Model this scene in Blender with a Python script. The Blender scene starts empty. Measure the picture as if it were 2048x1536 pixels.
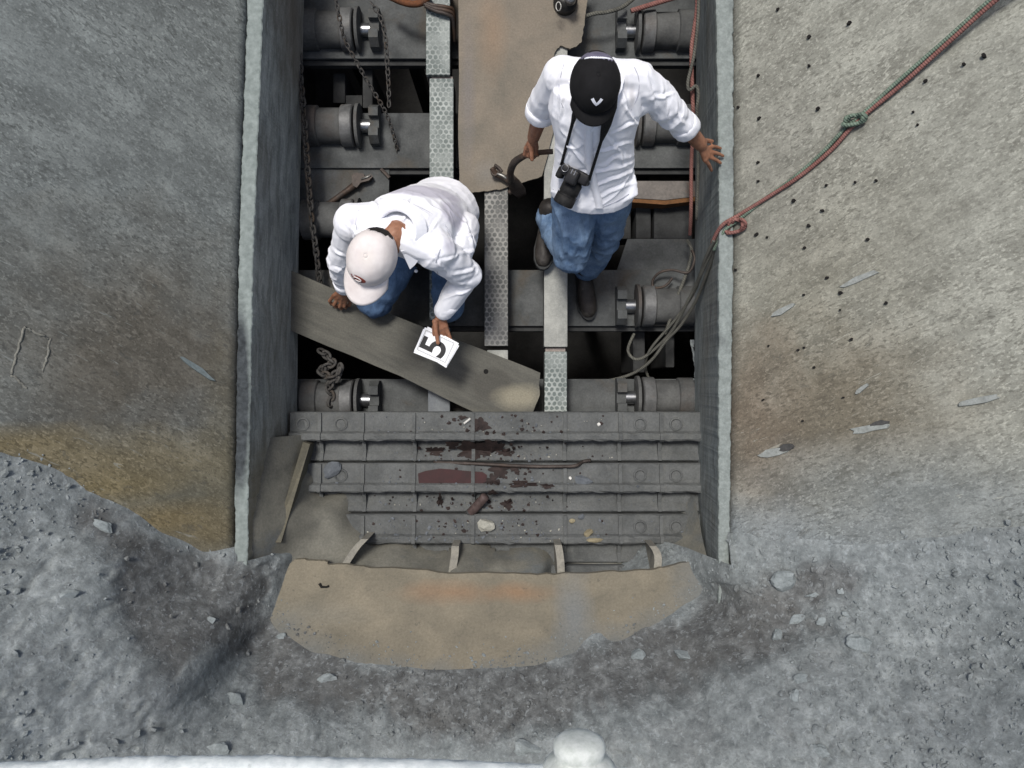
import bpy, bmesh, math, random
import numpy as np
from mathutils import Vector, Matrix, Euler
from math import radians, sin, cos, pi, tan

random.seed(7); RNG = np.random.default_rng(11)
S = bpy.context.scene
# ------------------------------------------------------------------ camera, sky, sun, exposure
# The feeder deck is inclined; everything is laid out in the deck's own frame (x across, y up the deck, z off the deck)
# and turned by TILT at the end so that world z is vertical.
TILT = radians(20); CAMH = 4.2; F = 1600.0
ROT = Matrix.Rotation(TILT, 4, 'X')
cd = bpy.data.cameras.new('camera'); cam = bpy.data.objects.new('camera', cd); S.collection.objects.link(cam)
cd.sensor_width = 36; cd.lens = 36 * F / 2048; cd.clip_start = 0.05; cd.clip_end = 400
cam.matrix_world = ROT @ Matrix.Translation((0, 0, CAMH)); S.camera = cam
SUN = Vector((-0.16, 0.30, 0.94)).normalized()          # towards the sun, deck frame
SW = (ROT.to_3x3() @ SUN).normalized()
W = bpy.data.worlds.new('World'); S.world = W; W.use_nodes = True
wn = W.node_tree.nodes; bg = wn['Background']; sk = wn.new('ShaderNodeTexSky'); sk.sky_type = 'NISHITA'; sk.sun_disc = False
sk.sun_elevation = math.asin(SW.z); sk.sun_rotation = math.atan2(SW.x, SW.y); sk.air_density = 1.0; sk.dust_density = 4.0; sk.ozone_density = 1.0
W.node_tree.links.new(sk.outputs[0], bg.inputs[0]); bg.inputs[1].default_value = 0.092
sl = bpy.data.lights.new('sun', 'SUN'); so = bpy.data.objects.new('sun', sl); S.collection.objects.link(so)
sl.energy = 2.4; sl.angle = radians(12); sl.color = (1.0, 0.96, 0.91)
so.rotation_euler = SW.to_track_quat('Z', 'Y').to_euler()
S.view_settings.view_transform = 'Standard'; S.view_settings.look = 'None'; S.view_settings.gamma = 1.0
S.view_settings.exposure = 0.38; S.view_settings.use_curve_mapping = False
S.cycles.max_bounces = 6; S.cycles.diffuse_bounces = 3; S.cycles.use_denoising = True

# ------------------------------------------------------------------ helpers
def P(px, py, z):
    d = CAMH - z
    return Vector(((px - 1024) / F * d, (768 - py) / F * d, z))
COL = S.collection
def link(o, parent=None):
    COL.objects.link(o)
    if parent is not None: o.parent = parent
    return o
def tag(o, label=None, cat=None, group=None, kind=None):
    if label: o['label'] = label
    if cat: o['category'] = cat
    if group: o['group'] = group
    if kind: o['kind'] = kind
    return o
def thing(name, label, cat, loc=(0, 0, 0), group=None, rot=None):
    o = bpy.data.objects.new(name, None); o.empty_display_size = .1; link(o); o.location = loc
    if rot: o.rotation_euler = rot
    return tag(o, label, cat, group)
def mesh_obj(name, v, f, m, parent=None, smooth=False, shift=True):
    me = bpy.data.meshes.new(name); me.from_pydata([tuple(p) for p in v], [], [tuple(int(i) for i in q) for q in f]); me.update()
    return from_mesh(name, me, m, parent, smooth, shift)
def from_mesh(name, me, m, parent=None, smooth=False, shift=True):
    if smooth: me.polygons.foreach_set('use_smooth', [True] * len(me.polygons))
    if m: me.materials.append(m)
    o = bpy.data.objects.new(name, me); link(o, parent)
    if parent is not None and shift:      # meshes are made in deck coordinates; a child is moved back by its root's place
        off = Vector((0, 0, 0)); q = parent
        while q is not None: off += q.location; q = q.parent
        o.location = -off
    return o
def bm_obj(name, bm, m, parent=None, smooth=False, shift=True):
    bmesh.ops.recalc_face_normals(bm, faces=bm.faces)
    me = bpy.data.meshes.new(name); bm.to_mesh(me); bm.free()
    return from_mesh(name, me, m, parent, smooth, shift)
def copy_tree(o, parent=None):
    c = o.copy(); COL.objects.link(c); c.parent = parent
    for k in list(o.children): copy_tree(k, c)
    return c
def box(bm, c, s, rot=None, bev=0.0):
    r = bmesh.ops.create_cube(bm, size=1.0); vs = r['verts']
    M = Matrix.Translation(c) @ (rot.to_4x4() if rot is not None else Matrix.Identity(4)) @ Matrix.Diagonal((s[0], s[1], s[2], 1))
    bmesh.ops.transform(bm, matrix=M, verts=vs)
    if bev > 0:
        es = list({e for v in vs for e in v.link_edges})
        bmesh.ops.bevel(bm, geom=es, offset=bev, segments=2, affect='EDGES', profile=.6)
def lathe(bm, prof, a, axis, seg=24):
    """prof: list of (along, radius)"""
    axis = Vector(axis).normalized(); t = axis.orthogonal().normalized(); b = axis.cross(t); rings = []
    for s, r in prof:
        rings.append([bm.verts.new(Vector(a) + axis * s + (t * cos(2 * pi * k / seg) + b * sin(2 * pi * k / seg)) * r) for k in range(seg)])
    for i in range(len(rings) - 1):
        for k in range(seg):
            bm.faces.new((rings[i][k], rings[i][(k + 1) % seg], rings[i + 1][(k + 1) % seg], rings[i + 1][k]))
    bm.faces.new(rings[0][::-1]); bm.faces.new(rings[-1])
def tube(bm, pts, rad, seg=8, closed=False):
    pts = [Vector(p) for p in pts]; n = len(pts); rings = []; prev = None
    for i, p in enumerate(pts):
        d = (pts[(i + 1) % n] - pts[i - 1]) if closed else (pts[min(i + 1, n - 1)] - pts[max(i - 1, 0)])
        d.normalize()
        t = d.orthogonal().normalized() if prev is None else (prev - d * prev.dot(d)).normalized()
        prev = t; b = d.cross(t); r = rad(i / (n - 1)) if callable(rad) else rad
        rings.append([bm.verts.new(p + (t * cos(2 * pi * k / seg) + b * sin(2 * pi * k / seg)) * r) for k in range(seg)])
    for i in range(n if closed else n - 1):
        q = rings[(i + 1) % n]
        for k in range(seg): bm.faces.new((rings[i][k], rings[i][(k + 1) % seg], q[(k + 1) % seg], q[k]))
    if not closed: bm.faces.new(rings[0][::-1]); bm.faces.new(rings[-1])
def spline(pts, n=10):
    pts = [Vector(p) for p in pts]; out = []
    for i in range(len(pts) - 1):
        p0 = pts[max(i - 1, 0)]; p1 = pts[i]; p2 = pts[i + 1]; p3 = pts[min(i + 2, len(pts) - 1)]
        for k in range(n):
            t = k / n
            out.append(.5 * ((2 * p1) + (p2 - p0) * t + (2 * p0 - 5 * p1 + 4 * p2 - p3) * t * t + (3 * p1 - p0 - 3 * p2 + p3) * t ** 3))
    out.append(pts[-1]); return out
def prism(bm, poly, z0, z1):
    """poly of (x,y) -> solid between z0 and z1 (numbers or functions of x,y)"""
    f0 = z0 if callable(z0) else (lambda x, y: z0); f1 = z1 if callable(z1) else (lambda x, y: z1)
    a = [bm.verts.new((x, y, f0(x, y))) for x, y in poly]; b = [bm.verts.new((x, y, f1(x, y))) for x, y in poly]; n = len(poly)
    bm.faces.new(a[::-1]); bm.faces.new(b)
    for i in range(n): bm.faces.new((a[i], a[(i + 1) % n], b[(i + 1) % n], b[i]))

# numpy value noise
def _h(ix, iy, iz, seed):
    n = (ix.astype(np.int64) * 374761393 + iy.astype(np.int64) * 668265263 + iz.astype(np.int64) * 2147483647 + seed * 144665) & 0xFFFFFFFF
    n = ((n ^ (n >> 13)) * 1274126177) & 0xFFFFFFFF
    n = ((n ^ (n >> 16)) * 2246822519) & 0xFFFFFFFF
    return ((n ^ (n >> 15)) & 0xFFFFFF) / float(0xFFFFFF)
def vnoise(p, seed=0):
    p = np.asarray(p, float); i = np.floor(p); f = p - i; f = f * f * f * (f * (f * 6 - 15) + 10)
    r = 0
    for dx in (0, 1):
        for dy in (0, 1):
            for dz in (0, 1):
                w = (f[:, 0] if dx else 1 - f[:, 0]) * (f[:, 1] if dy else 1 - f[:, 1]) * (f[:, 2] if dz else 1 - f[:, 2])
                r = r + w * _h(i[:, 0] + dx, i[:, 1] + dy, i[:, 2] + dz, seed)
    return r * 2 - 1
def fbm(p, sc, oct=4, seed=0, gain=.5):
    p = np.asarray(p, float) * sc; a = 1.; r = 0; t = 0
    for k in range(oct):
        r = r + a * vnoise(p + 17.3 * k, seed + k); t += a; a *= gain; p = p * 2.03
    return r / t
def tps(pts):
    pts = np.array(pts, float); xy = pts[:, :2]; n = len(pts)
    def U(r2): return np.where(r2 > 1e-12, r2 * np.log(np.maximum(r2, 1e-12)), 0)
    K = U(((xy[:, None] - xy[None]) ** 2).sum(-1)) + np.eye(n) * 6e-4
    A = np.zeros((n + 3, n + 3)); A[:n, :n] = K; A[:n, n] = 1; A[:n, n + 1:] = xy; A[n:, :n] = A[:n, n:].T
    w = np.linalg.solve(A, np.concatenate([pts[:, 2], np.zeros(3)]))
    def f(x, y):
        q = np.stack([x, y], -1); r = np.zeros(len(q))
        for s in range(0, len(q), 20000):
            c = q[s:s + 20000]; r[s:s + 20000] = U(((c[:, None] - xy[None]) ** 2).sum(-1)) @ w[:n] + w[n] + c @ w[n + 1:]
        return r
    return f

# ------------------------------------------------------------------ materials
def lin(c): return tuple((x / 12.92 if x <= .04045 else ((x + .055) / 1.055) ** 2.4) for x in c)
class NT:
    def __init__(s, name):
        s.m = bpy.data.materials.new(name); s.m.use_nodes = True; s.t = s.m.node_tree; s.n = s.t.nodes
        s.b = s.n['Principled BSDF']; s.b.inputs['Specular IOR Level'].default_value = .3
    def L(s, a, b): s.t.links.new(a, b)
    def node(s, k, **kw):
        n = s.n.new(k)
        for a, v in kw.items(): setattr(n, a, v)
        return n
    def coord(s, rnd=False, rot=0, sc=(1, 1, 1)):
        v = s.node('ShaderNodeTexCoord').outputs['Object']
        if rnd:
            oi = s.node('ShaderNodeObjectInfo'); mm = s.node('ShaderNodeMath', operation='MULTIPLY'); mm.inputs[1].default_value = 37.
            s.L(oi.outputs['Random'], mm.inputs[0]); a = s.node('ShaderNodeVectorMath', operation='ADD'); s.L(v, a.inputs[0]); s.L(mm.outputs[0], a.inputs[1]); v = a.outputs[0]
        if rot or sc != (1, 1, 1):
            r = s.node('ShaderNodeMapping'); r.vector_type = 'POINT'; r.inputs['Rotation'].default_value = (0, 0, rot); s.L(v, r.inputs[0])
            q = s.node('ShaderNodeMapping'); q.inputs['Scale'].default_value = sc; s.L(r.outputs[0], q.inputs[0]); v = q.outputs[0]
        return v
    def noise(s, v, sc, det=5, rough=.6, dist=0.):
        n = s.node('ShaderNodeTexNoise'); n.inputs['Scale'].default_value = sc; n.inputs['Detail'].default_value = det
        n.inputs['Roughness'].default_value = rough; n.inputs['Distortion'].default_value = dist; s.L(v, n.inputs['Vector']); return n.outputs['Fac']
    def ramp(s, f, stops):
        r = s.node('ShaderNodeValToRGB'); e = r.color_ramp.elements
        while len(e) > 1: e.remove(e[-1])
        for i, (p, c) in enumerate(stops):
            el = e[0] if i == 0 else e.new(p); el.position = p
            el.color = (c, c, c, 1) if isinstance(c, (int, float)) else (*c, 1)
        s.L(f, r.inputs[0]); return r.outputs[0]
    def mix(s, f, a, b, mode='MIX'):
        n = s.node('ShaderNodeMix', data_type='RGBA', blend_type=mode); 
        if isinstance(f, (int, float)): n.inputs[0].default_value = f
        else: s.L(f, n.inputs[0])
        for k, c in ((6, a), (7, b)):
            if isinstance(c, tuple): n.inputs[k].default_value = (*c, 1)
            else: s.L(c, n.inputs[k])
        return n.outputs[2]
    def math(s, op, a, b=None):
        n = s.node('ShaderNodeMath', operation=op)
        for k, c in ((0, a), (1, b)):
            if c is None: continue
            if isinstance(c, (int, float)): n.inputs[k].default_value = c
            else: s.L(c, n.inputs[k])
        return n.outputs[0]
    def spot(s, centre, radius, soft=.5, wob=.0, sc=6):
        """soft round stain with a ragged edge, in deck coordinates"""
        v = s.coord(); d = s.node('ShaderNodeVectorMath', operation='SUBTRACT'); s.L(v, d.inputs[0]); d.inputs[1].default_value = centre
        k = s.node('ShaderNodeVectorMath', operation='DIVIDE'); s.L(d.outputs[0], k.inputs[0]); k.inputs[1].default_value = radius
        l = s.node('ShaderNodeVectorMath', operation='LENGTH'); s.L(k.outputs[0], l.inputs[0])
        x = l.outputs['Value']
        if wob: x = s.math('ADD', x, s.math('MULTIPLY', s.math('SUBTRACT', s.noise(v, sc, 6), .5), wob))
        return s.ramp(x, [(max(0, 1 - soft) * .5, 1.0), (.5, 0.0)]) if False else s.ramp(s.math('MULTIPLY', x, .5), [((1 - soft) * .5, 1.0), (.5, 0.0)])
    def done(s, col, rough=.85, bumps=(), metallic=0.):
        if isinstance(col, tuple): s.b.inputs['Base Color'].default_value = (*col, 1)
        else: s.L(col, s.b.inputs['Base Color'])
        if isinstance(rough, (int, float)): s.b.inputs['Roughness'].default_value = rough
        else: s.L(rough, s.b.inputs['Roughness'])
        s.b.inputs['Metallic'].default_value = metallic
        prev = None
        for h, st, di in bumps:
            b = s.node('ShaderNodeBump'); b.inputs['Strength'].default_value = st; b.inputs['Distance'].default_value = di
            s.L(h, b.inputs['Height'])
            if prev is not None: s.L(prev, b.inputs['Normal'])
            prev = b.outputs[0]
        if prev is not None: s.L(prev, s.b.inputs['Normal'])
        return s.m
def grime(name, c1, c2, c3=None, scale=9, rough=.85, bump=.35, dist=.006, rot=0, sc=(1, 1, 1), rnd=True, c3scale=2.2, c3at=(.52, .66), metallic=0., fine=90, speck=.35):
    t = NT(name); v = t.coord(rnd, rot, sc); f = t.noise(v, scale, 8, .65)
    col = t.ramp(f, [(.32, c1), (.68, c2)])
    if c3: col = t.mix(t.ramp(t.noise(v, c3scale, 7, .65, .4), [(c3at[0], 0.), (c3at[1], 1.)]), col, c3)
    fn = t.noise(v, fine, 4, .7)
    col = t.mix(speck, col, t.ramp(fn, [(.3, .25), (.7, .75)]), 'OVERLAY')
    return t.done(col, rough, [(f, bump, dist), (fn, bump * .6, dist * .35)], metallic)
G = lambda v, r=0, b=0: (v + r, v, v + b)

def hopper_mat(name, base, light, dark, ang, stains):
    t = NT(name); v = t.coord()
    s1 = t.coord(False, ang, (1, 1.9, 1.3)); s2 = t.coord(False, ang, (.3, 2.0, 1)); s3 = t.coord(False, ang + .12, (1, 2.4, 1.1))
    b = t.noise(s2, 5, 7, .6, .4); g = t.noise(v, 9, 6, .6, .3); mixd = t.math('ADD', t.math('MULTIPLY', b, .55), t.math('MULTIPLY', g, .45))
    fl = t.noise(s1, 44, 3, .62, .3); fd = t.noise(s3, 37, 3, .62, .3); patch = t.ramp(t.noise(v, 2.6, 4, .6), [(.35, .5), (.6, 1.)])
    lf = t.math('MULTIPLY', t.ramp(fl, [(.545, 0.), (.60, 1.)]), patch); df = t.math('MULTIPLY', t.ramp(fd, [(.40, 1.), (.46, 0.)]), patch)
    def tone(c, l, d):
        k = t.ramp(mixd, [(.38, tuple((x + y) / 2 for x, y in zip(c, d))), (.5, c), (.62, tuple((x + y) / 2 for x, y in zip(c, l)))])
        return t.mix(t.math('MULTIPLY', df, .75), t.mix(t.math('MULTIPLY', lf, .72), k, l), d)
    col = tone(base, light, dark)
    for (c, r, soft, wob, colr, amt) in stains:
        k = t.math('MULTIPLY', t.spot(c, r, soft, wob, 5), amt)
        col = t.mix(k, col, tone(colr, tuple(min(1, x * 1.45 + .02) for x in colr), tuple(x * .55 for x in colr)))
    drk = t.ramp(t.noise(t.coord(False, ang, (.8, 1.8, 1)), 15, 5, .65, .6), [(.60, 0.), (.66, 1.)])
    col = t.mix(t.math('MULTIPLY', drk, .4), col, tuple(x * .6 for x in dark))
    scr = t.ramp(t.noise(t.coord(False, ang, (.5, 6., 1)), 13, 4, .6, .8), [(.66, 0.), (.70, 1.)])
    col = t.mix(t.math('MULTIPLY', scr, .35), col, tuple(min(1, x * 1.2) for x in light))
    fine = t.noise(v, 130, 2, .6); col = t.mix(.25, col, t.ramp(fine, [(.35, .25), (.65, .75)]), 'OVERLAY')
    return t.done(col, .92, [(lf, .25, .004), (df, -.35, .005), (g, .12, .012)])

# ------------------------------------------------------------------ setting: hopper, skirt walls, rubble
ZL = .60; SLOPE = .84
def lineX(pts, z):
    q = [P(a, b, z) for a, b in pts]; ys = np.array([p.y for p in q])[::-1]; xs = np.array([p.x for p in q])[::-1]
    return lambda y: float(np.interp(y, ys, xs))
LI = lineX([(541, -250), (527, 0), (507, 500), (497, 1000), (494, 1300)], ZL); LO = lineX([(509, -250), (495, 0), (478, 500), (470, 1000), (468, 1300)], ZL)
LB = lineX([(608, -250), (603, 0), (592, 500), (589, 830), (592, 1300)], .0)
RI = lineX([(1428, -250), (1432, 0), (1438, 400), (1437, 1000), (1437, 1300)], ZL); RO = lineX([(1464, -250), (1467, 0), (1467, 500), (1460, 1000), (1458, 1300)], ZL)
RB = lineX([(1400, -250), (1398, 0), (1394, 500), (1393, 1300)], .0)
XLO = LO(0.3); XRO = RO(0.3)
def zplate(x, y):
    """height of the two sloping hopper plates over the lip level"""
    l = LO(y); r = RO(y)
    return ZL - .012 + (SLOPE * (l - x) if x < l else (SLOPE * (x - r) if x > r else 0))
def hit_plate(px, py, off=0.):
    z = ZL
    for _ in range(60):
        p = P(px, py, z); z = .5 * z + .5 * (zplate(p.x, p.y) + off)
    return P(px, py, z)
BACK_Y = P(0, 1142, .40).y; BACK_S = .85
def zback(y): return .40 + BACK_S * (BACK_Y - y)
def hit_back(px, py, off=0.):
    z = .4
    for _ in range(60):
        p = P(px, py, z); z = .5 * z + .5 * (zback(p.y) + off)
    return P(px, py, z)

olive = lin((.41, .39, .33)); tan_ = lin((.47, .43, .37)); rusty = lin((.48, .41, .33)); ochre = lin((.45, .41, .31))
hl = lambda px, py: tuple(hit_plate(px, py))
M_left = hopper_mat('scoured_plate_left', lin((.405, .425, .42)), lin((.515, .54, .53)), lin((.30, .315, .31)), radians(34), [
    (hl(300, 720), (1.1, .72, .9), .8, .9, lin((.325, .315, .285)), .97), (hl(380, 990), (.95, .36, .8), .7, .6, lin((.355, .35, .305)), .95), (hl(150, 930), (1.0, .18, .8), .8, .4, lin((.415, .385, .30)), .9), (hl(0, 890), (.3, .10, .8), .8, .5, lin((.42, .385, .29)), .9), (hl(200, 975), (.3, .09, .8), .8, .5, lin((.42, .385, .285)), .9), (hl(320, 1040), (.3, .10, .8), .8, .5, lin((.42, .38, .28)), .9), (hl(430, 1060), (.2, .16, .8), .8, .5, lin((.41, .375, .285)), .9),
    (hl(455, 900), (.13, .6, .5), .8, .7, lin((.375, .36, .30)), .6), (hl(60, 60), (.8, .5, .9), .9, .8, lin((.46, .485, .48)), .6)])
M_right = hopper_mat('scoured_plate_right', lin((.53, .535, .50)), lin((.65, .655, .615)), lin((.40, .40, .37)), radians(-33), [
    (hl(1600, 600), (.60, .95, .9), .9, .8, lin((.475, .47, .425)), .85), (hl(1640, 830), (.66, .50, .8), .8, .8, lin((.41, .39, .34)), .97), (hl(1510, 880), (.24, .66, .6), .8, .7, lin((.405, .37, .32)), .85),
    (hl(1540, 330), (.30, .6, .7), .9, .8, lin((.475, .475, .445)), .7), (hl(1900, 1010), (1.2, .30, .9), .8, .7, lin((.445, .465, .46)), .9), (hl(1650, 1085), (1.2, .20, .8), 1., .5, lin((.455, .482, .49)), 1.), (hl(1470, 1060), (.3, .2, .5), 1., .5, lin((.45, .475, .48)), .9)])
def plate(name, side, m, label):
    root = thing(name, label, 'hopper wall', P(300 if side < 0 else 1700, 500, 1.0))
    ys = np.linspace(-2.6, 3.4, 150); vs = []; fs = []; ts = np.linspace(0, 2.6, 70)
    for y in ys:
        x0 = LO(y) if side < 0 else RO(y)
        for t in ts: vs.append((x0 + side * t, y, ZL - .012 + SLOPE * t))
    vs = np.array(vs); vs[:, 2] += fbm(vs, 2.2, 4, 5) * .012 * np.clip((np.abs(vs[:, 2] - ZL)) * 8, 0, 1)
    n = len(ts)
    for i in range(len(ys) - 1):
        for k in range(n - 1):
            a = i * n + k; fs.append((a, a + 1, a + n + 1, a + n) if side > 0 else (a, a + n, a + n + 1, a + 1))
    o = mesh_obj('lining', vs, fs, m, root, True)
    md = o.modifiers.new('thickness', 'SOLIDIFY'); md.thickness = .04; md.offset = -1
    return root
PL = plate('hopper_plate', -1, M_left, 'dark scoured steel hopper wall with brown lower edge, beside the hoist chains')
PR = plate('hopper_plate', 1, M_right, 'pale pitted steel hopper wall with bolt holes under the red and green ropes')

# bolt holes and weld scars on the plates
M_hole = grime('hole_dark', (.006, .006, .006), (.015, .014, .013), rough=.95, bump=.1)
M_recess = grime('weld_recess', lin((.20, .20, .20)), lin((.30, .30, .295)), scale=30)
M_scar = grime('weld_scar', lin((.48, .495, .48)), lin((.57, .59, .58)), scale=40, rough=.6, bump=.6)
def plate_frame(p, side):
    n = Vector((-side * SLOPE, 0, 1)).normalized(); v = Vector((0, 1, 0)); u = v.cross(n); return u, v, n
def decal(name, root, side, px, py, a, b, ang, m, h=.003, ring=.0):
    p = hit_plate(px, py); u, v, n = plate_frame(p, side); ca, sa = cos(ang), sin(ang); e1 = u * ca + v * sa; e2 = v * ca - u * sa
    bm = bmesh.new(); k = 10; top = []; bot = []
    for i in range(k):
        t = 2 * pi * i / k; r = 1 + random.uniform(-.32, .2); d = e1 * (cos(t) * a * r) + e2 * (sin(t) * b * r)
        top.append(bm.verts.new(p + d * .86 + n * (.009 + h))); bot.append(bm.verts.new(p + d - n * .012))
    bm.faces.new(top)
    for i in range(k): bm.faces.new((bot[i], bot[(i + 1) % k], top[(i + 1) % k], top[i]))
    return bm_obj(name, bm, m, root)
holes = [(1699, 47, 12, 7), (1619, 74, 11, 6), (1556, 20, 8, 5), (1517, 152, 8, 5), (1619, 132, 6, 5), (1467, 215, 5, 5), (1477, 215, 6, 5), (1637, 218, 10, 6), (1519, 237, 12, 5), (1968, 112, 8, 8),
    (1928, 129, 7, 6), (1851, 163, 8, 5), (1827, 225, 6, 5), (1836, 250, 6, 5), (1813, 148, 5, 4), (1517, 363, 6, 5), (1653, 371, 6, 4), (1711, 365, 5, 4), (1753, 361, 6, 5), (1517, 325, 8, 5), (1588, 402, 10, 6), (1645, 422, 7, 7),
    (1618, 452, 8, 7), (1514, 470, 11, 7), (1736, 479, 8, 6), (1535, 475, 6, 5), (1610, 496, 7, 6), (1655, 556, 8, 6), (1682, 586, 8, 8), (1608, 590, 6, 5), (1773, 606, 7, 6), (1703, 679, 7, 6), (1597, 700, 6, 5), (1609, 695, 5, 5),
    (1629, 735, 6, 5), (1527, 800, 7, 4), (1606, 842, 6, 5), (1687, 795, 5, 4), (1472, 540, 6, 6), (1538, 692, 4, 4), (1681, 620, 4, 4)]
for px, py, a, b in holes:
    k = (CAMH - .9) / F; decal('bolt_hole', PR, 1, px, py, a * k * .52, b * k * .55, radians(40), M_hole)
scars = [(1722, 556, 42, 8, 20), (1568, 620, 36, 9, 25), (1956, 800, 46, 8, 14), (1738, 857, 42, 9, 12), (1545, 905, 40, 9, 14), (1722, 780, 20, 5, 40)]
for px, py, a, b, an in scars:
    k = (CAMH - .95) / F; decal('weld_scar', PR, 1, px, py, a * k, b * k, radians(an), M_scar, .001)
for px, py, a, b, an in [(1573, 895, 20, 9, 12), (1758, 846, 22, 6, 12)]:
    k = (CAMH - .95) / F; decal('weld_recess', PR, 1, px, py, a * k, b * k, radians(an), M_recess, .002)
M_weld = grime('weld_line', lin((.38, .38, .355)), lin((.50, .50, .47)), scale=40, rough=.8, bump=.9)
for (a, b) in [((48, 655), (22, 748)), ((48, 655), (100, 678)), ((102, 676), (86, 745)), ((22, 750), (56, 778))]:
    bm = bmesh.new(); pts = []
    for i in range(13):
        t = i / 12; p = hit_plate(a[0] + (b[0] - a[0]) * t, a[1] + (b[1] - a[1]) * t); p.x += random.uniform(-.004, .004); p.y += random.uniform(-.004, .004); pts.append(p)
    tube(bm, pts, lambda t: .0048 + .0018 * sin(t * 37), 7); bm_obj('weld_bead', bm, M_weld, PL, True)
decal('weld_scar', PL, -1, 390, 735, .10, .016, radians(-34), grime('blue_scar', lin((.33, .37, .375)), lin((.44, .48, .485)), scale=25))

# skirt walls
def streak_mat(name, c1, c2, c3):
    t = NT(name); v = t.coord(False, 0, (7, .8, 3)); a = t.noise(v, 6, 8, .68, .6); f = t.noise(t.coord(), 110, 4, .7); big = t.noise(t.coord(False, 0, (1, .5, 1)), 2.2, 5, .6)
    col = t.ramp(a, [(.3, c1), (.5, c2), (.72, c3)]); col = t.mix(t.math('MULTIPLY', t.ramp(big, [(.45, 0.), (.7, 1.)]), .45), col, lin((.45, .42, .36)))
    col = t.mix(.4, col, t.ramp(f, [(.3, .25), (.7, .75)]), 'OVERLAY')
    return t, col, a, f
t, col, a, f = streak_mat('skirt_steel_left', lin((.44, .46, .455)), lin((.62, .645, .635)), lin((.78, .80, .79)))
k = t.spot(tuple(P(590, 60, .2)), (.05, .55, .6), .6, .5); col = t.mix(t.math('MULTIPLY', k, .6), col, rusty)
k = t.spot(tuple(P(540, 1010, .3)), (.25, .45, .6), .7, .5); col = t.mix(t.math('MULTIPLY', k, .8), col, ochre)
M_skl = t.done(col, .8, [(a, .8, .012), (f, .4, .003)])
t, col, a, f = streak_mat('skirt_steel_right', lin((.38, .40, .41)), lin((.50, .53, .53)), lin((.62, .65, .64))); M_skr = t.done(col, .8, [(a, .6, .008), (f, .4, .003)])
M_lip = grime('lip_dust', lin((.44, .47, .46)), lin((.53, .56, .55)), lin((.41, .435, .43)), scale=30, c3scale=2.2, c3at=(.54, .62), rough=.9, bump=.5, rnd=False)
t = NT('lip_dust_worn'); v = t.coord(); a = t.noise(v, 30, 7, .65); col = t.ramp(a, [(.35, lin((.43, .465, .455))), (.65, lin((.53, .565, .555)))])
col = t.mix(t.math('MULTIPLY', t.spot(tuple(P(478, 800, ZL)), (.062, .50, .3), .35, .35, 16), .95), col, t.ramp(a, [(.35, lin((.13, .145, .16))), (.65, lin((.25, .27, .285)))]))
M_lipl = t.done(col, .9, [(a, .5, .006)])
def skirt(side, m, label):
    I, O, B = (LI, LO, LB) if side < 0 else (RI, RO, RB)
    root = thing('skirt_wall', label, 'wall', (B(.4), .4, 0))
    ys = np.linspace(-1.5, 3.2, 620); n1 = fbm(np.stack([ys, ys * 0, ys * 0 + side], -1), 40, 5, 3, .7) * .006; n2 = fbm(np.stack([ys, ys * 0, ys * 0 + side], -1), 30, 5, 9, .7) * .007
    zr = np.linspace(-.05, ZL, 9); vs = []; fs = []; k = len(zr) + 3
    for y, a, b in zip(ys, n1, n2):
        for z in zr:
            t_ = (z + .05) / (ZL + .05); vs.append((B(y) + (I(y) + a - B(y)) * t_, y, z))
        vs.append((O(y) + b, y, ZL - .004)); vs.append((O(y) + b, y, ZL - .2)); vs.append((B(y) + side * .05, y, -.05))
    for i in range(len(ys) - 1):
        for q in range(k - 1):
            if q == len(zr) - 1: continue
            A = i * k + q; fs.append((A, A + 1, A + k + 1, A + k) if side > 0 else (A, A + k, A + k + 1, A + 1))
    mesh_obj('wall_face', vs, fs, m, root, False)
    vs = []; fs = []                                     # top edge strip, its own piece with a rounded worn arris
    for y, a, b in zip(ys, n1, n2):
        xi = I(y) + a; xo = O(y) + b
        for tt, h in ((0, -.03), (0, -.001), (.07, .003), (.5, .004), (.93, .003), (1, -.002), (1.0, -.03)): vs.append((xi + (xo - xi) * tt, y, ZL + h))
    for i in range(len(ys) - 1):
        for q in range(6):
            A = i * 7 + q; fs.append((A, A + 1, A + 8, A + 7) if side > 0 else (A, A + 7, A + 8, A + 1))
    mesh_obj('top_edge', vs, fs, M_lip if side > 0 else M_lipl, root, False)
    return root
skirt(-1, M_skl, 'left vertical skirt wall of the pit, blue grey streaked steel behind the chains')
skirt(1, M_skr, 'right vertical skirt wall of the pit, gripped by the man with the camera')

# hopper end wall beyond the frame, pit floor and side frames below the deck, all added to keep the pit dark
M_conc = grime('pit_gap_shade', (.018, .018, .018), (.04, .04, .038), scale=5, rough=.95)  # near black, so the shade of the gaps sits in the colour
bm = bmesh.new(); box(bm, (0, .4, -1.75), (7, 8, .1)); tag(bm_obj('pit_shade_floor', bm, M_conc), kind='structure')
for s_, nm in ((-1, 'pit_shade_wall_left'), (1, 'pit_shade_wall_right')):
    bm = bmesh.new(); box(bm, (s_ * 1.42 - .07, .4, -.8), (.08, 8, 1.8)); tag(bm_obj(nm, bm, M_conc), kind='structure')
bm = bmesh.new(); box(bm, (-.1, 3.6, .2), (6.5, .1, 4.0)); tag(bm_obj('pit_shade_wall_end', bm, M_conc), kind='structure')
bm = bmesh.new(); box(bm, (-.1, -1.6, -.7), (2.6, .1, 2.0)); tag(bm_obj('pit_wall_rear', bm, M_conc), kind='structure')

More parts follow.
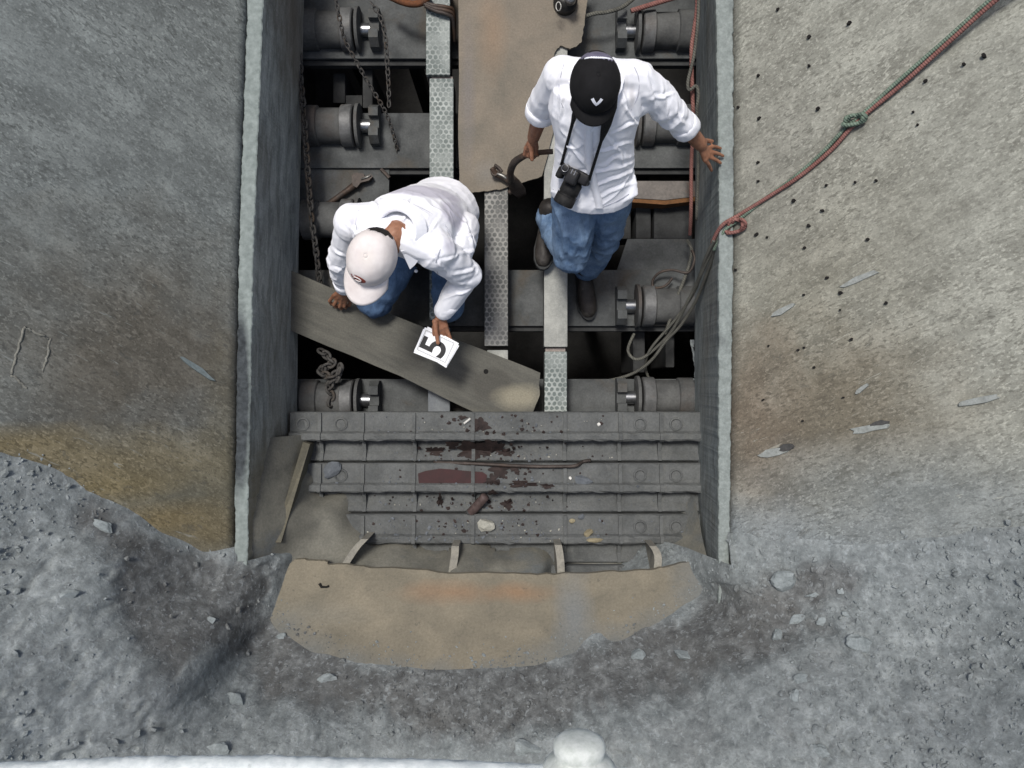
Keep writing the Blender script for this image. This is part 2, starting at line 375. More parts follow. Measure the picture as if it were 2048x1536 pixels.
# sloping back plate, dusted beige, with torn top edge
t = NT('back_plate_dust'); v = t.coord(); a = t.noise(v, 5, 7, .6, .4); f = t.noise(v, 95, 4, .7); sp = t.ramp(t.noise(v, 38, 3, .6), [(.66, 0.), (.72, 1.)])
col = t.ramp(a, [(.3, lin((.405, .39, .345))), (.7, lin((.50, .475, .415)))])
for c, r, cc, am in [((900, 1185), (.30, .06, .2), lin((.51, .42, .335)), .8), ((1040, 1185), (.20, .05, .2), lin((.51, .415, .325)), .8), ((1150, 1240), (.12, .3, .4), lin((.43, .445, .445)), .85), ((1420, 1160), (.22, .2, .4), lin((.42, .435, .435)), .9), ((620, 1230), (.3, .06, .3), lin((.47, .46, .42)), .6)]:
    col = t.mix(t.math('MULTIPLY', t.spot(tuple(hit_back(*c)), r, .9, .9, 7), am), col, cc)
for c, r in [((560, 1262), .10), ((620, 1300), .10), ((700, 1328), .10), ((790, 1342), .09), ((880, 1348), .08), ((980, 1346), .08), ((1070, 1338), .11), ((1140, 1310), .14), ((1230, 1285), .12), ((1320, 1255), .12), ((1400, 1200), .14)]:
    col = t.mix(t.math('MULTIPLY', t.spot(tuple(hit_back(*c)), (r * 1.5, r * .8, .3), 1., .7, 14), .8), col, lin((.40, .415, .41)))
scr = t.ramp(t.noise(t.coord(False, .5, (1, 9, 1)), 12, 4, .6, 1.), [(.66, 0.), (.72, 1.)]); col = t.mix(t.math('MULTIPLY', scr, .25), col, lin((.36, .35, .32)))
col = t.mix(t.math('MULTIPLY', sp, .35), col, (.06, .06, .055)); col = t.mix(.3, col, t.ramp(f, [(.3, .25), (.7, .75)]), 'OVERLAY')
M_back = t.done(col, .92, [(a, .2, .01), (f, .45, .003)])
root = thing('back_plate', 'sloping beige dusted steel plate at the foot of the pit, half buried in rubble', 'plate', hit_back(900, 1200))
edge = [(575, 1300), (540, 1235), (548, 1190), (570, 1135), (590, 1119), (640, 1121), (660, 1128), (760, 1136), (900, 1146), (1010, 1148), (1110, 1149), (1210, 1144), (1300, 1140), (1360, 1128), (1430, 1115), (1445, 1180)]
top = [hit_back(*e) for e in edge]
poly = [(p.x, p.y) for p in top] + [(P(1600, 1500, .9).x, -2.2), (P(300, 1500, .9).x, -2.2)]
pp = []
for i in range(len(poly)):
    a, b = poly[i], poly[(i + 1) % len(poly)]
    for q in range(6):
        tt = q / 6; j = random.uniform(-.004, .004) if i < len(top) - 1 else 0; pp.append((a[0] + (b[0] - a[0]) * tt + j, a[1] + (b[1] - a[1]) * tt + j))
bm = bmesh.new(); prism(bm, pp, lambda x, y: zback(y) - .03, lambda x, y: zback(y)); bm_obj('plate_sheet', bm, M_back, root)
# small dark clod and hole on the sheet
bm = bmesh.new(); q = hit_back(648, 1172, .004); tube(bm, [q + Vector((-.022, .012, 0)), q + Vector((-.012, -.004, .002)), q + Vector((.012, -.006, 0)), q + Vector((.024, .0, 0))], .006, 6); bm_obj('torn_slot', bm, M_hole, root)
# curved gussets below the plate's top edge
M_guss = grime('gusset_dust', lin((.43, .425, .40)), lin((.55, .54, .50)), scale=12, rough=.92, bump=.3)
for pts in ([(722, 1078), (705, 1096), (690, 1118), (676, 1140)], [(903, 1092), (902, 1110), (899, 1130), (894, 1160)], [(1109, 1090), (1112, 1108), (1114, 1128), (1115, 1160)], [(1298, 1092), (1306, 1104), (1309, 1122), (1305, 1150)]):
    bm = bmesh.new(); L_ = spline([P(x, y, .30 + .02 * i) for i, (x, y) in enumerate(pts)], 6); R_ = [p + Vector((.036, 0, 0)) for p in L_]
    n = len(L_); A = [bm.verts.new(p) for p in L_]; B_ = [bm.verts.new(p) for p in R_]; C_ = [bm.verts.new((p.x, p.y, .03)) for p in L_]; D_ = [bm.verts.new((p.x, p.y, .03)) for p in R_]
    for i in range(n - 1):
        bm.faces.new((A[i], A[i + 1], B_[i + 1], B_[i])); bm.faces.new((A[i], C_[i], C_[i + 1], A[i + 1])); bm.faces.new((B_[i], B_[i + 1], D_[i + 1], D_[i]))
    bm.faces.new((A[0], B_[0], D_[0], C_[0])); bm_obj('gusset', bm, M_guss, root)

# heightfields
def sheet(name, f, xs, ys, keep, m, amp, parent=None, smooth=True):
    X, Y = np.meshgrid(xs, ys); x = X.ravel(); y = Y.ravel(); z = f(x, y); p = np.stack([x, y, z * 0], -1); z = z + amp(p)
    n = len(xs); k = keep(x, y, z); idx = np.arange(len(x)).reshape(X.shape)
    q = np.stack([idx[:-1, :-1], idx[:-1, 1:], idx[1:, 1:], idx[1:, :-1]], -1).reshape(-1, 4); q = q[k[q].all(1)]
    used = np.unique(q); mp = -np.ones(len(x), int); mp[used] = np.arange(len(used))
    me = bpy.data.meshes.new(name); V = np.stack([x, y, z], -1)[used]; me.from_pydata(V.tolist(), [], mp[q].tolist()); me.update()
    return from_mesh(name, me, m, parent, smooth), V
# dust drift on the lowest pans, against the left wall and back plate
drift = [P(618, 998, .16), P(655, 1008, .15), P(688, 1038, .15), P(722, 1074, .14), P(660, 975, -.02), P(720, 1020, -.02), P(770, 1060, -.03), P(830, 1090, .06), P(1000, 1096, .03), P(1100, 1102, .03), P(900, 1094, .04), P(1140, 1137, .08), P(1230, 1136, .09), P(1290, 1125, .10), P(1335, 1090, .14), P(1380, 1045, .15), P(1398, 990, .14), P(1340, 1040, -.03), P(1300, 1070, -.03), P(1370, 980, -.02),
    P(640, 1050, .22), P(590, 1100, .34), P(680, 1100, .24), P(780, 1115, .22), P(780, 1140, .28), P(860, 1135, .22), P(900, 1110, .20), P(1000, 1118, .21), P(1000, 1150, .27), P(1090, 1130, .18), P(1380, 1130, .32), P(1430, 1140, .45), P(560, 1110, .40), P(606, 905, .14), P(585, 920, .23), P(570, 980, .33), P(555, 1040, .42), P(535, 1095, .48), P(628, 930, .04), P(622, 960, .14), P(608, 1010, .24),
    P(700, 960, .02), P(800, 1040, .02), P(950, 1060, .02), P(1150, 1080, .0), P(1250, 1090, .0), P(1330, 1010, .02), P(1100, 1150, .12), P(1230, 1165, .16), P(800, 1000, -.05), P(1200, 1040, -.05)]
fd = tps(drift)
M_drift = grime('drift_dust', lin((.37, .37, .345)), lin((.455, .45, .415)), lin((.36, .375, .375)), scale=7, c3scale=3, rough=.95, bump=.3, rnd=False)
xs = np.arange(-1.25, 1.1, .012); ys = np.arange(-1.35, -.25, .012)
o, _ = sheet('dust_drift', fd, xs, ys, lambda x, y, z: (z > .03) & (x > np.vectorize(LI)(y) - .012) & (x < np.vectorize(RI)(y) + .012) & ((y > BACK_Y + .01) | (z < .40 + BACK_S * (BACK_Y - y) - .015)), M_drift, lambda p: fbm(p, 6, 4, 31) * .012)
tag(o, 'beige dust drifted over the lowest pans beside the left skirt wall', 'dust', kind='stuff')
# angled corner plate standing in the drift
M_och = grime('corner_plate_steel', lin((.33, .325, .29)), lin((.40, .385, .33)), lin((.36, .32, .23)), scale=7, c3scale=3.5, c3at=(.52, .66), rnd=False)
bm = bmesh.new()
a, b, c, d = P(620, 888, .17), P(562, 1085, .44), P(546, 1085, .445), P(606, 884, .19)
e = [bm.verts.new(q) for q in (a, b, c, d)]; e2 = [bm.verts.new(q + Vector((-.01, 0, -.3))) for q in (a, b, c, d)]
bm.faces.new(e); bm.faces.new(e2[::-1])
for i in range(4): bm.faces.new((e[i], e[(i + 1) % 4], e2[(i + 1) % 4], e2[i]))
tag(bm_obj('corner_plate', bm, M_och), 'narrow slanting olive brown steel plate in the lower left pit corner', 'plate')

# rubble bank
RB_PTS = []
def add(p): RB_PTS.append((p.x, p.y, p.z))
for px, py in [(-250, 830), (0, 905), (120, 948), (220, 1005), (320, 1065), (400, 1103), (465, 1095)]:
    add(hit_plate(px, py, 0)); add(hit_plate(px + 25, py - 70, -.09))
for px, py in [(-250, 1000), (0, 1060), (120, 1080)]: add(hit_plate(px, py, .10))
add(P(500, 1125, .60)); add(P(520, 1180, .60)); add(hit_back(533, 1200, .07)); add(hit_back(552, 1150, .07)); add(hit_back(574, 1114, .05)); add(hit_back(625, 1170, -.07)); add(hit_back(650, 1230, -.07)); add(hit_plate(1482, 1120, .05)); add(P(1465, 1170, .70)); add(P(650, 1100, .05)); add(P(800, 1100, .0)); add(P(1000, 1100, .0)); add(P(1250, 1100, -.05)); add(P(1200, 1130, -.04)); add(P(1130, 1130, .0)); add(P(1000, 1140, .1)); add(hit_back(1330, 1190, -.06)); add(hit_back(1370, 1150, -.05)); add(hit_back(1250, 1210, -.09)); add(P(570, 1095, .34)); add(P(1410, 1080, .42)); add(hit_plate(1530, 1130, .04)); add(hit_plate(1610, 1130, .03)); add(P(1425, 1130, .55)); add(P(250, 1110, 1.02)); add(P(290, 1210, 1.03)); add(P(400, 1180, .80)); add(P(420, 1330, .99)); add(P(610, 1440, .98)); add(P(480, 1270, .76))
add(P(0, 1300, 1.42)); add(P(0, 1536, 1.5)); add(P(250, 1536, 1.3)); add(P(500, 1536, 1.16)); add(P(-250, 1536, 1.8))
for px, py in [(540, 1238), (565, 1262), (600, 1286), (650, 1306), (700, 1320), (770, 1330), (850, 1336), (930, 1337), (1000, 1335), (1080, 1328), (1150, 1302), (1220, 1280), (1300, 1252), (1360, 1215), (1405, 1175)]:
    add(hit_back(px, py, .0)); add(hit_back(px + (1000 - px) * .12, py - 60, -.08))
    if px < 1340: add(hit_back(px - (1000 - px) * .08, py + 40, .04))
for px, py in [(700, 1420), (900, 1430), (1100, 1420)]: add(hit_back(px, py, .06))
add(P(800, 1536, 1.02)); add(P(1050, 1536, 1.02)); add(P(1300, 1536, 1.12)); add(P(1250, 1420, .96)); add(P(1450, 1300, .86)); add(P(1500, 1400, 1.1)); add(P(1500, 1230, .80)); add(P(1450, 1090, .60))
for px, py in [(1520, 1080), (1650, 1085), (1800, 1075), (1950, 1060), (2048, 1050), (2300, 1000)]:
    add(hit_plate(px, py, 0)); add(hit_plate(px - 20, py - 80, -.10))
add(hit_plate(1800, 1200, .02)); add(hit_plate(2048, 1200, .04)); add(hit_plate(1600, 1190, .03)); add(P(1700, 1350, 1.16)); add(P(1700, 1536, 1.32)); add(P(2048, 1350, 1.42)); add(P(2048, 1536, 1.58)); add(P(2350, 1536, 1.9))
add(Vector((-2.6, -2.4, 2.2))); add(Vector((0, -2.4, 1.6))); add(Vector((2.6, -2.4, 2.2))); add(Vector((-3.2, -1, 2.3))); add(Vector((3.2, -1, 2.2)))
fr = tps(RB_PTS)
def ramp_(x, a, b): return np.clip((x - a) / (b - a), 0, 1)
SHADED_DIRT = [(150, 985), (320, 1060), (400, 1098), (500, 1118), (548, 1128), (560, 1200), (700, 1310), (900, 1330), (1080, 1325), (1160, 1282), (1300, 1245), (1400, 1180), (1500, 1140), (1620, 1110), (1720, 1120), (1730, 1170), (1640, 1225), (1690, 1270), (1560, 1290), (1500, 1340), (1410, 1400), (1300, 1380), (1180, 1400), (1120, 1460), (960, 1490), (800, 1445), (640, 1425), (560, 1395), (430, 1325), (350, 1345), (285, 1290), (230, 1205), (215, 1110), (170, 1060)]  # outline of the steep dirt slope that gets its shade as colour
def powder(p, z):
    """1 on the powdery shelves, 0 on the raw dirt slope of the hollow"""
    px = 1024 + p[:, 0] / (CAMH - z) * F; py = 768 - p[:, 1] / (CAMH - z) * F; n = len(SHADED_DIRT); ins = np.zeros(len(px), bool); dist = np.full(len(px), 1e9)
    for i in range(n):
        (x0, y0), (x1, y1) = SHADED_DIRT[i], SHADED_DIRT[(i + 1) % n]; vx, vy = x1 - x0, y1 - y0; t_ = np.clip(((px - x0) * vx + (py - y0) * vy) / (vx * vx + vy * vy), 0, 1); dist = np.minimum(dist, np.hypot(px - x0 - vx * t_, py - y0 - vy * t_))
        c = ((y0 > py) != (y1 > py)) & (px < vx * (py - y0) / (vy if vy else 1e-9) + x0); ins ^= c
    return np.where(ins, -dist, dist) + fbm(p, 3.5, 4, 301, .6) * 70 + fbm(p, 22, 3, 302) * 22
def rubble_amp(p):
    p = np.asarray(p); x, y = p[:, 0], p[:, 1]; base = fr(x, y); l = LOv(y); r = ROv(y); zp = ZL + np.where(x < l, SLOPE * (l - x), np.where(x > r, SLOPE * (x - r), 0)); zb = .40 + BACK_S * (BACK_Y - y)
    inner = (x > l) & (x < r); edge = np.clip(np.abs(base - np.where(inner, zb, zp)) / .14, .06, 1)
    lo = fbm(p, 2.6, 4, 41) * .045; w = .35 + .65 * ramp_(fbm(p, 1.6, 2, 77), -.3, .4)
    q = p + np.stack([fbm(p, 12, 2, 11), fbm(p, 12, 2, 12), x * 0], -1) * .02
    clod = np.abs(fbm(q, 9, 4, 52)) * .048 * w; ridge = (1 - np.abs(fbm(q, 21, 3, 61))) ** 4 * .016 * w; fine = fbm(p, 48, 3, 71, .7) * .013 * (.3 + .7 * w)
    n = vnoise(q * np.array([13, 13, 1.]), 91); blocks = (np.floor((n * .5 + .5) * 5) / 5) * .026 * w
    sd = powder(p, base); shelf = ramp_(sd, -8, 8); pit = -.018 * ramp_(vnoise(q * np.array([30, 30, 1.]), 95), .45, .75) * shelf
    return (lo - clod * (.6 + .4 * shelf) + ridge + fine * (.5 + .5 * shelf) + blocks * (.3 + .7 * shelf) + pit + .042 * (shelf - .5)) * edge
LOv = np.vectorize(LO); ROv = np.vectorize(RO)
xs = np.concatenate([np.arange(-3.4, -1.95, .05), np.arange(-1.95, 1.95, .0085), np.arange(1.95, 3.5, .05)])
ys = np.concatenate([np.arange(-2.6, -1.45, .04), np.arange(-1.45, .25, .0085)])
def keep_r(x, y, z):
    inside = (x > LOv(y) + .02) & (x < ROv(y) - .02) & (y > BACK_Y + .10)
    l = LOv(y); r = ROv(y); zp = ZL + np.where(x < l, SLOPE * (l - x), np.where(x > r, SLOPE * (x - r), 0))
    return (~inside) & ((z > zp - .12) | ((x > l) & (x < r)))
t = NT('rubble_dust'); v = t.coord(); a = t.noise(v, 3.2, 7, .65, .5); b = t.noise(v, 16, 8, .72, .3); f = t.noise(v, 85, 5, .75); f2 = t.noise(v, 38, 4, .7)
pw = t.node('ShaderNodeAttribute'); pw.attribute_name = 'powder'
dirt = t.ramp(b, [(.34, lin((.27, .275, .275))), (.5, lin((.36, .37, .37))), (.66, lin((.475, .49, .49)))])  # raw dirt, painted darker for the shade on the steep slope
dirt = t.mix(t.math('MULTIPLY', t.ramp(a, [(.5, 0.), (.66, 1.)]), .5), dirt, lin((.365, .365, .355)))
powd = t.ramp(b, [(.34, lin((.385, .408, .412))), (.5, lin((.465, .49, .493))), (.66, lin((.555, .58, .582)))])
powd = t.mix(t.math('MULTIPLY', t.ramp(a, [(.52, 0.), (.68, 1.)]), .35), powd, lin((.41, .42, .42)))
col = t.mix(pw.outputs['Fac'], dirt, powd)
p = P(1440, 1100, .7); col = t.mix(t.math('MULTIPLY', t.spot(tuple(p), (.24, .26, .3), .9, .8, 5), .7), col, lin((.44, .465, .465)))
lf = t.ramp(t.noise(v, 46, 3, .6, .4), [(.58, 0.), (.64, 1.)]); df = t.ramp(t.noise(t.coord(False, .7), 41, 3, .6, .4), [(.37, 1.), (.43, 0.)])
col = t.mix(t.math('MULTIPLY', lf, .32), col, lin((.62, .65, .66))); col = t.mix(t.math('MULTIPLY', df, .32), col, lin((.29, .30, .305))); col = t.mix(.3, col, t.ramp(f, [(.32, .22), (.68, .78)]), 'OVERLAY')
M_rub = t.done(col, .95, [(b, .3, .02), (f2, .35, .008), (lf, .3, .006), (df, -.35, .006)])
def add_powder_shade(o):
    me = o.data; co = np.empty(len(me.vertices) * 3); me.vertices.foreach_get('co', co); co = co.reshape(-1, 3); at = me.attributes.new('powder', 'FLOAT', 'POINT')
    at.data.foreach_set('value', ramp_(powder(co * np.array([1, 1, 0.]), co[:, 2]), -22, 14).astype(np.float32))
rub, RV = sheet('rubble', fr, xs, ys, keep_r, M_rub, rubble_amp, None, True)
add_powder_shade(rub); tag(rub, 'bank of blue grey crushed ore and powder round the lower pit', 'rubble', kind='stuff')
# loose clods of every size lying on the bank
def rock_mesh(seed, sub=1, rough=.35):
    bm = bmesh.new(); bmesh.ops.create_icosphere(bm, subdivisions=sub, radius=1); vs = np.array([v.co for v in bm.verts]); rs = np.random.default_rng(seed)
    vs *= 1 + rough * (vnoise(vs * 1.3 + seed * 3.1, seed)[:, None]) + .10 * vnoise(vs * 3 + seed, seed + 5)[:, None]
    for _ in range(5):                                   # chip flat facets
        d = rs.normal(size=3); d /= np.linalg.norm(d); h = rs.uniform(.45, .8); s = vs @ d; vs -= np.maximum(s - h, 0)[:, None] * d
    vs *= rs.uniform(.65, 1.2, 3); f = np.array([[v.index for v in q.verts] for q in bm.faces]); bm.free(); return vs, f
ROCKS = [rock_mesh(i, 1) for i in range(8)]
def scatter(pts, sizes, flat=.6):
    V = []; Fc = []; n = 0
    for p, s in zip(pts, sizes):
        v, f = ROCKS[RNG.integers(len(ROCKS))]; R = np.array(Euler(RNG.uniform(0, 6.28, 3)).to_matrix()); q = (v @ R.T) * s; q[:, 2] *= flat
        V.append(q + p); Fc.append(f + n); n += len(v)
    return np.concatenate(V), np.concatenate(Fc)
vis = RV[(RV[:, 0] > -2.0) & (RV[:, 0] < 2.0) & (RV[:, 1] > -1.45)]
dens = ramp_(fbm(vis * np.array([1, 1, 0]), 2.1, 3, 101), -.15, .45) + .06
pick = vis[RNG.choice(len(vis), 5000, p=dens / dens.sum())]
siz = np.minimum(.0042 / (RNG.random(5000) ** .38), .018)
Vc, Fc = scatter(pick + np.stack([RNG.normal(0, .006, 5000), RNG.normal(0, .006, 5000), siz * .12], -1), siz)
gv = mesh_obj('gravel', Vc, Fc, M_rub); add_powder_shade(gv); tag(gv, 'loose clods and gravel strewn over the rubble bank', 'gravel', kind='stuff')
gp = []
for i in range(260):                                     # grit that has rolled onto the tan plate
    k = random.random(); ex_ = [(545, 1240), (600, 1286), (700, 1320), (850, 1336), (1000, 1335), (1080, 1328), (1150, 1302), (1300, 1252), (1400, 1180)]; m_ = random.randrange(8); q0, q1 = ex_[m_], ex_[m_ + 1]
    gp.append(np.array(hit_back(q0[0] + (q1[0] - q0[0]) * k + random.gauss(0, 6), q0[1] + (q1[1] - q0[1]) * k - abs(random.gauss(0, 26)), .002)))
Vg, Fg = scatter(np.array(gp), [min(.0028 / random.random() ** .4, .011) for _ in gp]); gr_ = mesh_obj('grit', Vg, Fg, M_rub); add_powder_shade(gr_); tag(gr_, 'fine grit rolled onto the lower edge of the tan plate', 'grit', kind='stuff')
# larger stones one can pick out
zr_at = lambda px, py: None
def on_rubble(px, py):
    z = .9
    for _ in range(50):
        p = P(px, py, z); q = np.array([[p.x, p.y, 0.]]); z = .6 * z + .4 * float(fr(q[:, 0], q[:, 1])[0] + rubble_amp(q)[0])
    return P(px, py, z)
M_stone = grime('stone_pale', lin((.42, .45, .455)), lin((.55, .58, .585)), scale=16, rough=.93, bump=.5, speck=.45)
stones = [(655, 1358, 26, 14, 'flat pale stone just below the left part of the beige plate'), (1275, 1310, 20, 13, 'pale wedge stone in the dark slope below the right end of the beige plate'), (1370, 1312, 22, 14, 'rounded grey stone in the dark slope next to the pale wedge stone'),
    (1590, 1240, 22, 9, 'pale flat stone left of the long sliver on the right slope'), (1648, 1244, 28, 7, 'long pale sliver of stone on the dark right slope'), (1680, 1182, 8, 13, 'small upright pale stone above the long sliver'), (1630, 1190, 18, 7, 'narrow pale stone above the long sliver, left of the upright one'),
    (1694, 1230, 12, 8, 'small pale stone at the end of the long sliver'), (1555, 1272, 20, 16, 'powdery pale clod under the flat stone on the right slope'), (1730, 1290, 30, 22, 'big powdery clod in the middle of the right bank'), (1572, 1160, 36, 24, 'big smooth grey boulder below the corner of the right plate'),
    (200, 1050, 28, 12, 'pale slab near the foot of the dark left plate'), (130, 1190, 26, 13, 'pale slab on the powdery left bank'), (470, 1400, 28, 24, 'pointed pale block on the crest of the left bank'), (430, 1500, 22, 16, 'white faced stone beside the handrail, left'), (1050, 1500, 32, 24, 'rounded grey boulder just left of the ball fitting'),
    (1600, 1360, 20, 14, 'pale clod in the middle of the lower right bank'), (1590, 1392, 14, 12, 'small clod below the middle pale clod of the lower right bank'), (1640, 1500, 24, 16, 'angular stone near the lower frame edge, right of the ball fitting'), (1880, 1470, 8, 16, 'thin upright stone in the far right powder'), (560, 1275, 18, 7, 'narrow stone left of the beige plate tip'), (420, 1240, 9, 8, 'small round pebble on the dark left slope')]
for i, (px, py, a, b, lb) in enumerate(stones):
    p = on_rubble(px, py); k = (CAMH - p.z) / F; v, f = rock_mesh(40 + i, 3, .45); v = v + v * (.10 * fbm(v + i, 3, 3, i)[:, None]); v = v * np.array([a * k, b * k, min(a, b) * k * .8])
    ang = random.uniform(-.4, .5); R = np.array(Matrix.Rotation(ang, 3, 'Z')); v = v @ R.T + np.array(p) - np.array([0, 0, min(a, b) * k * .05])
    tag(mesh_obj('stone', v, f, M_stone, None, False), lb, 'stone', 'stones bedded in the rubble')

# ------------------------------------------------------------------ feeder machine below the missing pans
M_beam = grime('beam_dust', lin((.24, .25, .25)), lin((.35, .36, .36)), lin((.30, .28, .25)), scale=6, rough=.9, bump=.35)
M_dark = grime('dark_steel', lin((.16, .165, .165)), lin((.24, .245, .245)), scale=8, rough=.85, bump=.35)
M_roll = grime('roller_steel', lin((.25, .255, .255)), lin((.36, .365, .36)), lin((.31, .29, .275)), scale=8, rough=.8, bump=.4)
M_tread = grime('polished_tread', lin((.28, .285, .285)), lin((.43, .435, .435)), lin((.33, .32, .31)), scale=11, c3scale=6, rough=.55, bump=.35, metallic=.15)
M_shaft = grime('polished_shaft', lin((.45, .46, .47)), lin((.62, .63, .64)), scale=20, rough=.3, bump=.1, metallic=.85)
ZB = -.18
beams = [(-30, 117, 'top'), (226, 336, 'second'), (540, 652, 'fourth'), (758, 850, 'fifth')]
blab = ['cross beam under the topmost rollers at the frame edge', 'cross beam under the tan floor sheet, second row of rollers', 'cross beam carrying the dark boot below the knee', 'cross beam beside the pans, mostly under the plank']
for (y0, y1, nm), lb in zip(beams, blab):
    a = P(0, y1, ZB).y; b = P(0, y0, ZB).y
    root = thing('cross_beam', 'dusty grey steel ' + lb, 'beam', (-.1, (a + b) / 2, ZB), 'cross beams under the feeder')
    bm = bmesh.new(); box(bm, (-.08, (a + b) / 2, ZB - .012), (2.30, b - a, .024), None, .003); bm_obj('top_flange', bm, M_beam, root)
    bm = bmesh.new(); box(bm, (-.08, a + .02, ZB - .094), (2.26, .02, .14)); bm_obj('front_web', bm, M_dark, root)
    bm = bmesh.new(); box(bm, (-.08, b - .02, ZB - .094), (2.26, .02, .14)); bm_obj('rear_web', bm, M_dark, root)
    bm = bmesh.new(); box(bm, (-.08, a - .012, ZB - .055), (2.20, .03, .05), None, .004); bm_obj('edge_strip', bm, M_dark, root)
    for x in (-.95, -.6, .55, .82):
        bm = bmesh.new(); box(bm, (x, (a + b) / 2, ZB - .96), (.07, .09, 1.56)); bm_obj('post', bm, M_dark, root)
# deck plates by the walls in the third bay
for nm, q, lb, m in [('deck_plate', [(588, 300), (780, 300), (775, 470), (588, 470)], 'dusty grey deck plate under the wrench beside the left chain', M_beam), ('deck_plate', [(1255, 478), (1400, 478), (1400, 568), (1225, 568)], 'grey deck plate below the dark blocks beside the right skirt wall', M_beam)]:
    bm = bmesh.new(); prism(bm, [(p.x, p.y) for p in [P(x, y, -.2) for x, y in q]], -.225, -.2)
    tag(bm_obj(nm, bm, m), lb, 'plate')
root = thing('angle_bracket', 'rust edged angle bracket behind the hip of the camera man', 'bracket', P(1330, 385, -.1))
bm = bmesh.new(); prism(bm, [(p.x, p.y) for p in [P(x, y, -.1) for x, y in [(1240, 362), (1396, 362), (1396, 392), (1330, 400), (1262, 396)]]], -.12, -.1); bm_obj('top_leg', bm, grime('bracket_steel', lin((.34, .33, .32)), lin((.46, .44, .42)), lin((.45, .33, .24)), scale=9), root)
bm = bmesh.new(); prism(bm, [(p.x, p.y) for p in [P(x, y, -.1) for x, y in [(1262, 397), (1330, 401), (1396, 393), (1396, 401), (1330, 409), (1262, 404)]]], -.24, -.103); bm_obj('rusty_edge', bm, grime('bright_rust', lin((.34, .24, .15)), lin((.46, .32, .20)), scale=20, rough=.9), root)
root = thing('bearing_block', 'dark bearing housing under the rusty angle bracket', 'bearing', P(1330, 440, -.25))
for x0, x1, z in ((1272, 1302, -.22), (1308, 1385, -.20), (1240, 1262, -.28)):
    bm = bmesh.new(); a = P(x0, 478, z); b = P(x1, 408, z); box(bm, ((a.x + b.x) / 2, (a.y + b.y) / 2, z - .1), (b.x - a.x, b.y - a.y, .2), None, .008); bm_obj('housing', bm, M_dark, root)

def roller(side, x0, y, group):
    """x0: pixel of the wall end of the roller"""
    c = P(x0, y, -.15); d = Vector((-side, 0, 0))
    root = thing('carrier_roller', '', 'roller', c, group)
    def part(n, prof, m):
        bm = bmesh.new(); lathe(bm, prof, c, d, 56); bm_obj(n, bm, m, root, False)
    part('hub_ring', [(0, .07), (.005, .108), (.085, .108), (.09, .098)], M_roll)
    part('barrel', [(.088, .095), (.21, .095), (.212, .085)], M_roll)
    part('tread', [(.212, .104), (.218, .112), (.275, .112), (.281, .104)], M_tread)
    part('flange', [(.292, .085), (.296, .118), (.312, .118), (.316, .085)], M_roll)
    part('shaft', [(.30, .036), (.372, .036)], M_shaft)
    bm = bmesh.new(); p = c + d * .395; w = .05
    poly = [(-.105, -.03), (.105, -.03), (.105, .03), (.075, .085), (.03, .085), (.028, .045), (-.028, .045), (-.03, .085), (-.075, .085), (-.105, .03)]
    A = [bm.verts.new((p.x - w / 2, p.y + u, p.z + h - .0)) for u, h in poly]; B = [bm.verts.new((p.x + w / 2, p.y + u, p.z + h)) for u, h in poly]
    n = len(poly); bm.faces.new(A); bm.faces.new(B[::-1])
    for i in range(n): bm.faces.new((A[i], A[(i + 1) % n], B[(i + 1) % n], B[i]))
    bm_obj('pillow_block', bm, M_beam, root)
    return root
rl = {(-1, 60): 'worn carrier roller at the top of the left wall under the thin chain', (-1, 252): 'carrier roller with a bright shaft end beside the hanging chain', (-1, 440): 'carrier roller low behind the crouching man by the left wall', (-1, 800): 'dusty carrier roller under the heap of chain',
      (1, 62): 'polished carrier roller beside the hanging red hose', (1, 250): 'carrier roller half hidden under the outstretched arm', (1, 612): 'dusty carrier roller beside the dark boot, under the rope', (1, 795): 'dusty carrier roller in the right corner next to the pans'}
protos = {}
for (s_, y), lb in rl.items():
    x0 = 606 if s_ < 0 else 1386
    if s_ not in protos: r = protos[s_] = roller(s_, x0, y, 'carrier rollers')
    else: r = copy_tree(protos[s_]); r.location = P(x0, y, -.15)
    r['label'] = lb
# lower posts and bits seen in the gaps
for px, py, w, h, z, lb in [(678, 176, 24, 60, -.35, 'dark upright lug left of the thin chain in the upper gap'), (735, 176, 20, 80, -.30, 'dark upright lug right of the thin chain in the upper gap'), (1278, 700, 24, 90, -.35, 'dark upright lug inside the rope loop in the lower gap'), (1340, 690, 18, 90, -.33, 'dark upright lug behind the rope in the lower gap')]:
    p = P(px, py, z); k = (CAMH - z) / F; bm = bmesh.new(); box(bm, (p.x, p.y, z - .25), (w * k, h * k, .5), None, .008); tag(bm_obj('support_lug', bm, M_dark), lb, 'lug')
bm = bmesh.new(); p = P(705, 205, -.4); box(bm, p, (.12, .06, .06)); tag(bm_obj('spacer_block', bm, M_dark), 'small dark block between the two lugs in the upper gap', 'block')

